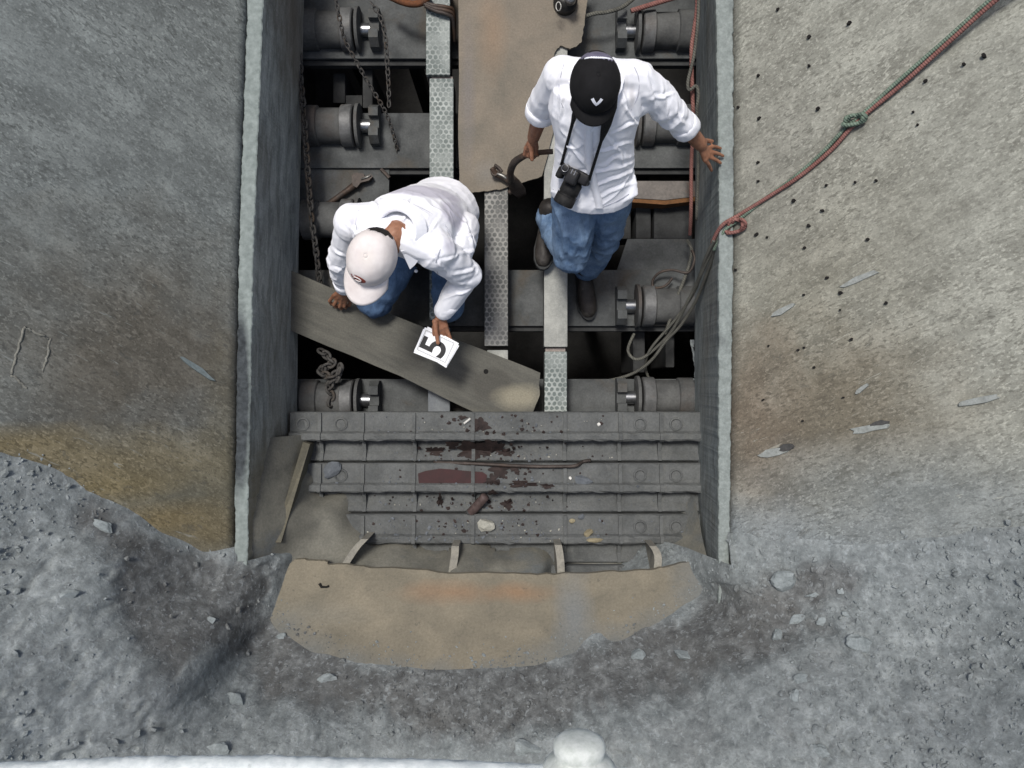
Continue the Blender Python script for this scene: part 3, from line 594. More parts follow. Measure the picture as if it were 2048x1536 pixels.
# wear rails
def rail_mat(name, c1, c2, dot, dots=True, scale=46.):
    t = NT(name); v = t.coord(False); a = t.noise(v, 9, 7, .65); f = t.noise(v, 120, 3, .7); col = t.ramp(a, [(.3, c1), (.7, c2)]); h = f
    if dots:                                             # staggered rows of round studs
        sx = t.node('ShaderNodeSeparateXYZ'); jit = t.node('ShaderNodeTexNoise'); jit.inputs['Scale'].default_value = 22; t.L(v, jit.inputs['Vector']); ad = t.node('ShaderNodeVectorMath', operation='MULTIPLY_ADD'); t.L(jit.outputs['Color'], ad.inputs[0]); ad.inputs[1].default_value = (.009, .009, 0); t.L(v, ad.inputs[2]); t.L(ad.outputs[0], sx.inputs[0]); pitch = 1.3 / scale; ds = []
        for o_ in (0., .5):
            fx = t.math('MULTIPLY', t.math('SUBTRACT', t.math('FRACT', t.math('ADD', t.math('DIVIDE', sx.outputs[0], pitch), o_)), .5), pitch); fy = t.math('MULTIPLY', t.math('SUBTRACT', t.math('FRACT', t.math('ADD', t.math('DIVIDE', sx.outputs[1], pitch * 1.73), o_)), .5), pitch * 1.73)
            ds.append(t.math('SQRT', t.math('ADD', t.math('MULTIPLY', fx, fx), t.math('MULTIPLY', fy, fy))))
        dd = t.math('DIVIDE', t.math('MINIMUM', *ds), pitch); wob = t.math('ADD', dd, t.math('MULTIPLY', t.math('SUBTRACT', t.noise(v, 14, 5, .7), .5), .8)); k = t.math('MULTIPLY', t.ramp(wob, [(.34, 1.), (.45, 0.)]), t.ramp(t.noise(v, 7, 5, .6), [(.36, .25), (.55, 1.)]))
        col = t.mix(t.math('MULTIPLY', k, .9), col, dot); h = t.math('SUBTRACT', 1., k)
    col = t.mix(.3, col, t.ramp(f, [(.3, .3), (.7, .7)]), 'OVERLAY')
    return t.done(col, .6, [(h, .5, .003)])
M_railA = rail_mat('rail_dotted', lin((.46, .485, .475)), lin((.64, .665, .65)), lin((.33, .37, .36)))
M_railB = rail_mat('rail_dotted_dusty', lin((.44, .44, .43)), lin((.58, .58, .56)), lin((.29, .30, .295)))
M_railC = rail_mat('rail_plain', lin((.47, .48, .465)), lin((.64, .645, .62)), (0, 0, 0), False)
M_railD = rail_mat('rail_shaded', lin((.36, .38, .40)), lin((.44, .46, .47)), (0, 0, 0), False)
rails = [((852, 900), (-40, 150), M_railA, 'upper dotted wear bar left of the tan sheet, at the frame edge'), ((859, 907), (157, 640), M_railA, 'dotted wear bar left of the tan sheet, running behind the crouching man'), ((856, 900), (655, 850), M_railD, 'plain blue grey bar end below the plank'),
         ((969, 1016), (-40, 692), M_railB, 'grey dotted wear bar running down from the tan sheet, between the two men'), ((974, 1016), (700, 850), M_railC, 'pale bar end with a red smear touching the plank'),
         ((1088, 1135), (-40, 694), M_railC, 'plain pale wear bar under the camera man and his boot'), ((1089, 1134), (703, 850), M_railA, 'short dotted wear bar between the plank end and the right roller')]
for i, ((x0, x1), (y0, y1), m, lb) in enumerate(rails):
    zt = .02 if i != 2 else -.05
    a = P(x0, y1, zt); b = P(x1, y0, zt); cx, cy = (a.x + b.x) / 2, (a.y + b.y) / 2; w, l = b.x - a.x, b.y - a.y
    root = thing('wear_rail', lb, 'rail', (cx, cy, zt), 'wear bars')
    bm = bmesh.new(); box(bm, (cx, cy, zt - .012), (w, l, .03), None, .005); bm_obj('wear_strip', bm, m, root)
    bm = bmesh.new(); box(bm, (cx, cy, (zt + ZB) / 2 - .014), (w * .96, l * .998, zt - ZB - .03)); bm_obj('rail_body', bm, M_beam, root)
    if i in (1, 6):
        bm = bmesh.new(); box(bm, (cx, cy + l / 2 + .010, zt - .06), (w * .9, .024, .06), None, .004); bm_obj('end_stop', bm, grime('end_stop_steel' , lin((.48, .44, .42)), lin((.58, .55, .53)), scale=10), root)

# apron pans
def pan_mat():
    t = NT('pan_dust'); v = t.coord(True); a = t.noise(v, 5, 7, .65, .3); f = t.noise(v, 100, 4, .72); c = t.noise(v, 22, 5, .65)
    col = t.ramp(a, [(.3, lin((.28, .29, .29))), (.7, lin((.385, .395, .393)))]); col = t.mix(t.math('MULTIPLY', t.ramp(c, [(.5, 0.), (.68, 1.)]), .35), col, lin((.385, .39, .375)))
    col = t.mix(.4, col, t.ramp(f, [(.3, .25), (.7, .75)]), 'OVERLAY'); return t.done(col, .88, [(c, .35, .005), (f, .4, .002)])
M_pan = pan_mat()
PY0 = P(0, 824, .12).y; PITCH = .2615; PX0, PX1 = P(592, 900, .12).x - .03, P(1396, 900, .12).x + .03
prof = [(0, .03), (0, .112), (-.006, .12), (-.098, .122), (-.108, .146), (-.118, .152), (-.138, .150), (-.146, .140), (-.140, .118), (-.132, .048), (-.205, .058), (-.247, .088), (-.256, .076), (-.2605, .06), (-.2605, .03)]
ribx = [640, 726, 828, 946, 1130, 1240, 1322]
def make_pan():
    root = thing('apron_pan', '', 'apron pan', (0, PY0, 0), 'apron pans')
    bm = bmesh.new(); nx = 70; rows = []
    for i in range(nx + 1):
        x = PX0 + (PX1 - PX0) * i / nx; rows.append([bm.verts.new((x, PY0 + y + (random.uniform(-.003, .003) if 3 < j < 8 else 0), z + (random.uniform(-.003, .003) if 1 < j < 12 else 0))) for j, (y, z) in enumerate(prof)])
    n = len(prof)
    for i in range(nx):
        for j in range(n): bm.faces.new((rows[i][j], rows[i][(j + 1) % n], rows[i + 1][(j + 1) % n], rows[i + 1][j]))
    bm.faces.new(rows[0]); bm.faces.new(rows[-1][::-1]); bm_obj('flight', bm, M_pan, root, False)
    for px in ribx:
        x = P(px, 850, .12).x; bm = bmesh.new()
        pr = [(-.004, .112), (-.004, .126), (-.098, .130), (-.108, .150), (-.120, .156), (-.140, .155), (-.150, .138), (-.156, .090), (-.205, .070), (-.250, .092), (-.250, .05), (-.004, .05)]
        w = .009; A = [bm.verts.new((x - w, PY0 + y, z + .006)) for y, z in pr]; B = [bm.verts.new((x + w, PY0 + y, z + .006)) for y, z in pr]; n = len(pr)
        bm.faces.new(A); bm.faces.new(B[::-1])
        for i in range(n): bm.faces.new((A[i], A[(i + 1) % n], B[(i + 1) % n], B[i]))
        bm_obj('web', bm, M_pan, root)
    for px in (606, 682, 1280, 1352):
        p = P(px, 850, .12); bm = bmesh.new(); q = Vector((p.x, PY0 - .062, .117)); lathe(bm, [(0, .036), (.009, .034), (.012, .028), (.004, .022)], q, (0, 0, 1), 16); bm_obj('bolt_head', bm, M_pan, root)
    return root
pan0 = make_pan(); panl = ['steel apron pan touching the lower end of the plank, freckled with dark spots', 'steel apron pan holding the dark red pool and the bent rod', 'steel apron pan with the brown tube and the crumpled pale lump', 'lowest steel apron pan, partly under the beige dust']
for i in range(5):
    o = pan0 if i == 0 else copy_tree(pan0); o.location = (0, PY0 - i * PITCH, 0)
    o['label'] = panl[min(i, 3)] if i < 4 else 'steel apron pan buried behind the gussets of the back plate'
    if i == 4:
        for ch in list(o.children): bpy.data.objects.remove(ch)
        bpy.data.objects.remove(o)
def pan_z(y):
    u = (y - PY0); u = -((-u) % PITCH); q = prof[1:8] + prof[10:-1]; return float(np.interp(-u, [-a for a, _ in q], [b for _, b in q]))
def on_pan(px, py, h=0.):
    z = .1
    for _ in range(8): z = pan_z(P(px, py, z).y)
    p = P(px, py, z); p.z += h; return p
# dark red stains and spatter: thin films lying on the pans
t = NT('dark_stain'); v = t.coord(); a = t.noise(v, 25, 6, .7); M_stain = t.done(t.ramp(a, [(.35, lin((.11, .085, .08))), (.65, lin((.205, .165, .155)))]), .75, [(a, .3, .003)])
t = NT('red_pool'); v = t.coord(); a = t.noise(v, 14, 5, .6); M_pool = t.done(t.ramp(a, [(.3, lin((.13, .025, .032))), (.7, lin((.20, .05, .06)))]), .55, [(a, .15, .002)])
def film(bm, px, py, rx, ry, h=.002, seed=0, k=18):
    vs = []; c = bm.verts.new(on_pan(px, py, h + .002))
    for i in range(k):
        t_ = 2 * pi * i / k; r = 1 + .45 * math.sin(3 * t_ + seed * 1.7) * .5 + .3 * math.sin(7 * t_ + seed * 2.9) * .6 + random.uniform(-.12, .12)
        vs.append(bm.verts.new(on_pan(px + rx * cos(t_) * r, py + ry * sin(t_) * r, h)))
    for i in range(k): bm.faces.new((c, vs[i], vs[(i + 1) % k]))
# pool
bm = bmesh.new(); pts = [(836, 947), (850, 942), (880, 937), (905, 939), (935, 942), (965, 944), (974, 950), (972, 962), (968, 970), (930, 972), (880, 974), (838, 974)]
vs = [bm.verts.new(P(x, y, .1285)) for x, y in pts]; bm.faces.new(vs); bmesh.ops.triangulate(bm, faces=bm.faces)
o = tag(bm_obj('red_stain', bm, M_pool), 'long dark red pool lying in the second pan', 'stain')
st = [(950, 900, 46, 20, 1), (870, 902, 22, 10, 2), (1010, 905, 18, 9, 3), (960, 850, 22, 16, 4), (925, 835, 10, 5, 5), (1000, 940, 24, 16, 6), (985, 960, 20, 12, 7), (1045, 968, 34, 8, 8), (1095, 972, 16, 6, 9), (1015, 1008, 14, 12, 10), (880, 1000, 7, 14, 11), (985, 892, 26, 14, 12), (905, 890, 16, 9, 13), (1030, 938, 10, 8, 14), (985, 985, 12, 6, 15)]
bm = bmesh.new()
for i, (x, y, rx, ry, sd) in enumerate(st): film(bm, x, y, rx * .8, ry * .8, .0035 + .0004 * i, sd, 34)
for i in range(190):
    g = random.random(); x = random.gauss(985, 75 if g < .7 else 140); y = random.choice([random.uniform(830, 868), random.uniform(885, 920), random.uniform(935, 968), random.uniform(990, 1022), random.uniform(1036, 1075)])
    r = random.choice([1.5, 2, 2, 3, 3, 4]); film(bm, x, y, r, r * .9, .003, i, 7)
tag(bm_obj('spatter', bm, M_stain), 'dried dark brown patches and spots spattered over the pans', 'stain', kind='stuff')

# ------------------------------------------------------------------ people
def capsule(bm, a, b, ra, rb, seg=14):
    a = Vector(a); b = Vector(b); ax = b - a; L = ax.length
    if L < 1e-6: ax = Vector((0, 0, 1)); L = 1e-4
    pr = [(-ra * cos(t), ra * sin(t)) for t in np.linspace(.15, pi / 2, 5)] + [(L + rb * sin(t), rb * cos(t)) for t in np.linspace(0, pi / 2 - .15, 5)]
    lathe(bm, pr, a, ax, seg)
def chain(bm, pts, rs):
    for i in range(len(pts) - 1): capsule(bm, pts[i], pts[i + 1], rs[i], rs[i + 1])
def ellipsoid(bm, c, u, v, w, seg=20):
    r = bmesh.ops.create_uvsphere(bm, u_segments=seg, v_segments=seg // 2 + 2, radius=1)
    M = Matrix((u, v, w)).transposed().to_4x4(); M.translation = Vector(c); bmesh.ops.transform(bm, matrix=M, verts=r['verts'])
def loft(bm, secs, seg=28):
    rings = [[bm.verts.new(Vector(c) + Vector(u) * cos(2 * pi * k / seg) + Vector(v) * sin(2 * pi * k / seg)) for k in range(seg)] for c, u, v in secs]
    for i in range(len(rings) - 1):
        for k in range(seg): bm.faces.new((rings[i][k], rings[i][(k + 1) % seg], rings[i + 1][(k + 1) % seg], rings[i + 1][k]))
    bm.faces.new(rings[0][::-1]); bm.faces.new(rings[-1])
def remesh(bm, voxel, sm=4):
    bmesh.ops.recalc_face_normals(bm, faces=bm.faces); me = bpy.data.meshes.new('work'); bm.to_mesh(me); bm.free()
    o = bpy.data.objects.new('work', me); COL.objects.link(o)
    r = o.modifiers.new('r', 'REMESH'); r.mode = 'VOXEL'; r.voxel_size = voxel
    if sm: q = o.modifiers.new('s', 'SMOOTH'); q.factor = .5; q.iterations = sm
    dg = bpy.context.evaluated_depsgraph_get(); dg.update(); out = bpy.data.meshes.new_from_object(o.evaluated_get(dg)); bpy.data.objects.remove(o); return out
def displace(me, fn):
    n = len(me.vertices); co = np.empty(n * 3); me.vertices.foreach_get('co', co); co = co.reshape(-1, 3); no = np.empty(n * 3); me.vertices.foreach_get('normal', no); no = no.reshape(-1, 3)
    co = co + no * fn(co, no)[:, None]; me.vertices.foreach_set('co', co.ravel()); me.update(); return me
def folds(amp=.009, sc=7., seed=0, joints=(), stretch=(1, 1, 1), thin=.006):
    def fn(p, n):
        q = p * np.array(stretch); w = np.stack([fbm(q, sc * .6, 2, seed + 90), fbm(q, sc * .6, 2, seed + 91), fbm(q, sc * .6, 2, seed + 92)], -1) * .07
        r = 1 - np.abs(fbm(q + w, sc, 2, seed)); r2 = 1 - np.abs(fbm(q + w * 1.4, sc * 2.1, 2, seed + 7))
        d = amp * (1.5 * (r ** 3 - .45)) + amp * .55 * (r2 ** 3 - .45) + amp * .25 * fbm(q, sc * 5, 2, seed + 3)
        q3 = np.stack([q[:, 0] * .55 + q[:, 1] * .45, q[:, 1] - q[:, 0] * .6, q[:, 2] * 1.1], -1) + w; tn = (1 - np.abs(fbm(q3, 9.5, 2, seed + 60))) ** 9; gate = ramp_(fbm(p, 5, 2, seed + 61), -.1, .35)
        d = d + thin * tn * gate
        for c, ax, rad, a, fr in joints:                 # gathered rings round a bent joint
            ax = np.array(Vector(ax).normalized()); k = p - np.array(c); s = k @ ax; g = np.exp(-(k ** 2).sum(1) / rad ** 2)
            d = d + a * g * np.sin(s * fr + 3.0 * fbm(p, 9, 2, seed + 40))
        return d
    return fn
def creases(lines, w=5., amp=.006):
    """pressed folds along drawn lines (photo pixels), on the camera-facing cloth"""
    def fn(p, n):
        px = 1024 + p[:, 0] / (CAMH - p[:, 2]) * F; py = 768 - p[:, 1] / (CAMH - p[:, 2]) * F; d = np.zeros(len(p)); wob = fbm(p, 14, 2, 88) * 7
        for (x0, y0, x1, y1, *r) in lines:
            a = (r[0] if r else 1.) * amp; vx, vy = x1 - x0, y1 - y0; L2 = vx * vx + vy * vy; t_ = np.clip(((px - x0) * vx + (py - y0) * vy) / L2, 0, 1); sd = ((px - x0) * vy - (py - y0) * vx) / math.sqrt(L2) + wob
            al = np.hypot(px - (x0 + vx * t_), py - (y0 + vy * t_)); e = np.exp(-(sd / w) ** 2) - .75 * np.exp(-((sd - 2.0 * w) / (1.1 * w)) ** 2)
            d += a * e * np.clip(1 - (np.maximum(al - np.abs(sd), 0)) / 14, 0, 1) * (.25 + .75 * np.sin(pi * (t_ * .9 + .05)))
        return d * np.clip(n[:, 2] * 2, 0, 1)
    return fn
def on_mesh(me):
    from mathutils.bvhtree import BVHTree
    bv = BVHTree.FromPolygons([v.co.copy() for v in me.vertices], [tuple(q.vertices) for q in me.polygons])
    def f(px, py, off=.004):
        o = Vector((0, 0, CAMH)); d = (P(px, py, 0) - o).normalized(); h = bv.ray_cast(o, d)
        return (h[0] + h[1] * off if h[1].z > 0 else h[0] - h[1] * off) if h[0] is not None else None
    return f
def skin_mat():
    t = NT('skin'); v = t.coord(); a = t.noise(v, 40, 5, .6); col = t.ramp(a, [(.3, lin((.48, .33, .25))), (.7, lin((.62, .45, .355)))])
    t.b.inputs['Subsurface Weight'].default_value = .08; t.b.inputs['Subsurface Radius'].default_value = (.02, .008, .004); return t.done(col, .5, [(t.noise(v, 220, 3, .6), .15, .001)])
def cloth(name, c1, c2, sc=9, bump=.3, weave=420, stains=(), rough=.9, sheen=.1, dirt=.0):
    t = NT(name); v = t.coord(); a = t.noise(v, sc, 5, .6); w = t.noise(v, weave, 2, .5); m = t.noise(v, 28, 5, .6); col = t.ramp(a, [(.3, c1), (.7, c2)])
    col = t.mix(t.math('MULTIPLY', t.ramp(t.noise(v, 4.5, 5, .65, .6), [(.52, 0.), (.70, 1.)]), dirt), col, lin((.60, .60, .61)))
    for c, r, so_, wob, cc, am in stains: col = t.mix(t.math('MULTIPLY', t.spot(tuple(c), r, so_, wob, 7), am), col, cc)
    t.b.inputs['Sheen Weight'].default_value = sheen
    return t.done(col, rough, [(m, bump * .5, .006), (w, .12, .001)])
M_skin = skin_mat()
M_hair = grime('hair', (.008, .007, .006), (.02, .018, .016), scale=60, rough=.6, bump=.6)
M_boot = grime('boot_leather', lin((.13, .12, .115)), lin((.24, .225, .21)), lin((.34, .33, .31)), scale=12, c3scale=9, c3at=(.55, .75), rough=.55, bump=.3)
def denim(name, c1, c2):
    t = NT(name); v = t.coord(); a = t.noise(v, 7, 6, .65); st = t.noise(t.coord(False, 0, (9, 1, 1)), 40, 3, .6); w = t.noise(v, 300, 2, .6); col = t.ramp(a, [(.32, c1), (.68, c2)])
    col = t.mix(.35, col, t.ramp(st, [(.3, .3), (.7, .7)]), 'OVERLAY'); col = t.mix(.25, col, t.ramp(w, [(.3, .25), (.7, .75)]), 'OVERLAY'); return t.done(col, .88, [(t.noise(v, 24, 5, .6), .35, .006), (w, .2, .001)])
M_denim = denim('denim_pale', lin((.27, .37, .49)), lin((.50, .59, .69))); M_denim2 = denim('denim_dark', lin((.19, .28, .40)), lin((.37, .47, .59)))

def head_bm(bm, c, up, fw, s=1.0):
    up = Vector(up).normalized(); fw = Vector(fw); fw = (fw - up * fw.dot(up)).normalized(); rt = fw.cross(up)
    q = lambda f, u, r: c + (fw * f + up * u + rt * r) * s
    ellipsoid(bm, q(-.012, .03, 0), rt * .073 * s, fw * .092 * s, up * .085 * s); ellipsoid(bm, q(.012, -.045, 0), rt * .058 * s, fw * .070 * s, up * .072 * s)
    capsule(bm, q(.072, .0, 0), q(.088, -.038, 0), .010 * s, .014 * s); capsule(bm, q(.075, -.075, -.02), q(.075, -.075, .02), .008 * s, .008 * s)
    capsule(bm, q(.068, .018, -.045), q(.068, .018, .045), .010 * s, .010 * s); ellipsoid(bm, q(.055, -.105, 0), rt * .03 * s, fw * .025 * s, up * .02 * s)
    for k in (-1, 1): ellipsoid(bm, q(-.008, -.018, k * .077), rt * .009 * s, fw * .018 * s, up * .031 * s); ellipsoid(bm, q(.05, -.03, k * .04), rt * .025 * s, fw * .022 * s, up * .022 * s)
    return q
def cap(person, c, up, fw, s, m, mb, badge_fn, back_mat=None, name='cap', peak=.078):
    up = Vector(up).normalized(); fw = Vector(fw); fw = (fw - up * fw.dot(up)).normalized(); rt = fw.cross(up); nu, nv = 48, 16
    A, B, H = .087 * s, .104 * s, .098 * s; vs = []; fs = []; mi = []
    def crown(az, el):                                   # az 0 = front
        pan = abs(sin(az * 3 + .0)); k = 1 + .016 * pan * cos(el) * sin(el) * 2; x = cos(el) ** .82 if cos(el) > 0 else 0
        return c + fw * (cos(az) * B * x * k) + rt * (sin(az) * A * x * k) + up * (sin(el) * H * k - .012 * s)
    for j in range(nv + 1):
        for i in range(nu): vs.append(crown(2 * pi * i / nu, (j / nv) * pi / 2 * .997 - .06 * (1 - j / nv)))
    for j in range(nv):
        for i in range(nu):
            az = 2 * pi * (i + .5) / nu
            if abs(az - pi) < .50 and j < (6 if abs(az - pi) < .36 else 4): continue     # strap opening at the back
            fs.append((j * nu + i, j * nu + (i + 1) % nu, (j + 1) * nu + (i + 1) % nu, (j + 1) * nu + i)); mi.append(1 if back_mat and (vs[j * nu + i] - c).dot(fw) < -.60 * B else 0)
    me = bpy.data.meshes.new(name); me.from_pydata([tuple(v) for v in vs], [], fs); me.materials.append(m)
    if back_mat: me.materials.append(back_mat); me.polygons.foreach_set('material_index', mi)
    displace(me, lambda p, n: .0022 * fbm(p, 22, 3, 5) + .0012 * fbm(p, 60, 2, 8))
    o = from_mesh(name, me, None, person, True); md = o.modifiers.new('thickness', 'SOLIDIFY'); md.thickness = .004; md.offset = -1
    vs = []; fs = []; n1, n2 = 26, 8                     # peak
    for i in range(n1 + 1):
        az = -1.12 + 2.24 * i / n1; base = crown(az, -.05)
        for j in range(n2 + 1):
            r = j / n2; ln = peak * s * (cos(az * 1.12) ** .55 if cos(az * 1.12) > 0 else 0) * r
            vs.append(base + fw * ln + rt * (sin(az) * ln * .12) - up * (.010 * s * r * r + .020 * s * (sin(az) ** 2) * (.35 + .65 * r) + .004 * r) + up * .004 * s)
    for i in range(n1):
        for j in range(n2): a = i * (n2 + 1) + j; fs.append((a, a + 1, a + n2 + 2, a + n2 + 1))
    b = mesh_obj('peak', vs, fs, mb, o, True, False); md = b.modifiers.new('thickness', 'SOLIDIFY'); md.thickness = .005
    bm = bmesh.new(); ellipsoid(bm, crown(0, pi / 2) + up * .001, rt * .008 * s, fw * .008 * s, up * .005 * s, 12); bm_obj('button', bm, m, o, True, False)
    bm = bmesh.new(); tube(bm, [crown(pi + k, -.04) * 1.0 for k in np.linspace(-.55, .55, 12)], .007 * s, 6); bm_obj('strap', bm, mb, o, True, False)
    bm = bmesh.new()
    for k_ in range(6): tube(bm, [crown(k_ * pi / 3 + pi / 6 * 0, e) for e in np.linspace(.12, pi / 2 * .98, 12)], .0011 * s, 5)
    bm_obj('seam', bm, mb, o, True, False)
    bm = bmesh.new(); tube(bm, [crown(a_, .0) for a_ in np.linspace(-1.2, 1.2, 24)], .0014 * s, 5); bm_obj('peak_seam', bm, mb, o, True, False)
    badge_fn(crown, up, fw, rt, o)
    bm = bmesh.new(); ellipsoid(bm, c - up * .008 * s - fw * .018 * s, rt * .080 * s, fw * .096 * s, up * .082 * s, 22); me = remesh(bm, .006 * s, 1); displace(me, lambda p, n: .003 * fbm(p, 60, 3, 3)); from_mesh('hair', me, M_hair, person, True)
    return o
def collar(person, c, up, fr, ri, ro, drop, m, gap=.35, pt=.03):
    up = Vector(up).normalized(); fr = Vector(fr); fr = (fr - up * fr.dot(up)).normalized(); rt = fr.cross(up); vs = []; fs = []; n = 30
    for i in range(n + 1):
        az = gap + (2 * pi - 2 * gap) * i / n; e = abs(i / n - .5) * 2; d = fr * cos(az) + rt * sin(az); x = max(0, e - .72) / .28
        vs += [c + d * ri + up * .0, c + d * (ri + .003) + up * .024, c + d * (ri + .008) + up * .026, c + d * (ri + (ro - ri) * .55) + up * .010, c + d * (ro + pt * x) - up * (drop + .02 * x)]
    for i in range(n):
        for j in range(4): a = i * 5 + j; fs.append((a, a + 1, a + 6, a + 5))
    o = mesh_obj('collar', vs, fs, m, person, False); md = o.modifiers.new('thickness', 'SOLIDIFY'); md.thickness = .003
def fingers(bm, wrist, fore, chains, r=.0088):
    mcps = [c[0] for c in chains[:4]]
    for p in mcps: capsule(bm, wrist, p, .017, .0115)
    for a, b in zip(mcps, mcps[1:]): capsule(bm, a, b, .0115, .0115); capsule(bm, wrist.lerp(a, .55), wrist.lerp(b, .55), .014, .014)
    for i, c in enumerate(chains): chain(bm, c, [r * 1.12, r * 1.03, r * .97, r * .82][:len(c)] if i < 4 else [.0145, .0105, .0095, .0085][:len(c)])
def boot(person, ankle, toe, up, m, s=1.):
    up = Vector(up).normalized(); d = (toe - ankle); d = (d - up * d.dot(up)); L = d.length; d.normalize(); rt = d.cross(up); bm = bmesh.new(); base = ankle - up * .10 * s
    secs = []
    for t_, w, h, z in [(-.075, .026, .03, .05), (-.065, .034, .042, .052), (-.02, .04, .05, .055), (.04, .043, .046, .05), (.09, .048, .038, .042), (.14, .05, .033, .036), (.18, .045, .03, .034), (.21, .034, .025, .03), (.225, .018, .015, .026)]: secs.append((base + d * t_ * s + up * z * s, rt * w * s, up * h * s))
    loft(bm, secs, 20); capsule(bm, base + up * .06 * s - d * .02 * s, ankle + up * .10 * s - d * .015 * s, .047 * s, .053 * s); me = remesh(bm, .006, 3); displace(me, lambda p, n: .002 * fbm(p, 30, 3, 4))
    o = from_mesh('boot', me, m, person, True)
    bm = bmesh.new(); prs = [(-.085, .03), (-.06, .042), (0, .044), (.06, .047), (.13, .055), (.19, .049), (.225, .03), (.24, .01)]
    po = [base + d * a * s + rt * w * s for a, w in prs] + [base + d * a * s - rt * w * s for a, w in prs[::-1]]
    A = [bm.verts.new(p + up * .004) for p in po]; B = [bm.verts.new(p + up * .026 * s) for p in po]; n = len(po); bm.faces.new(A[::-1]); bm.faces.new(B)
    for i in range(n): bm.faces.new((A[i], A[(i + 1) % n], B[(i + 1) % n], B[i]))
    bm_obj('sole', bm, M_dark, o, False, False)
GUP = Vector((0, sin(TILT), cos(TILT)))

def seam_line(q, line, m, parent, r=.0016):
    pts = [p_ for p_ in (q(x, y, .0008) for x, y in line) if p_ is not None]
    if len(pts) > 2: bm = bmesh.new(); tube(bm, spline(pts, 6), r, 5); bm_obj('seam', bm, m, parent, True, False)
on_shirt_b = {}; seam_line_b = []
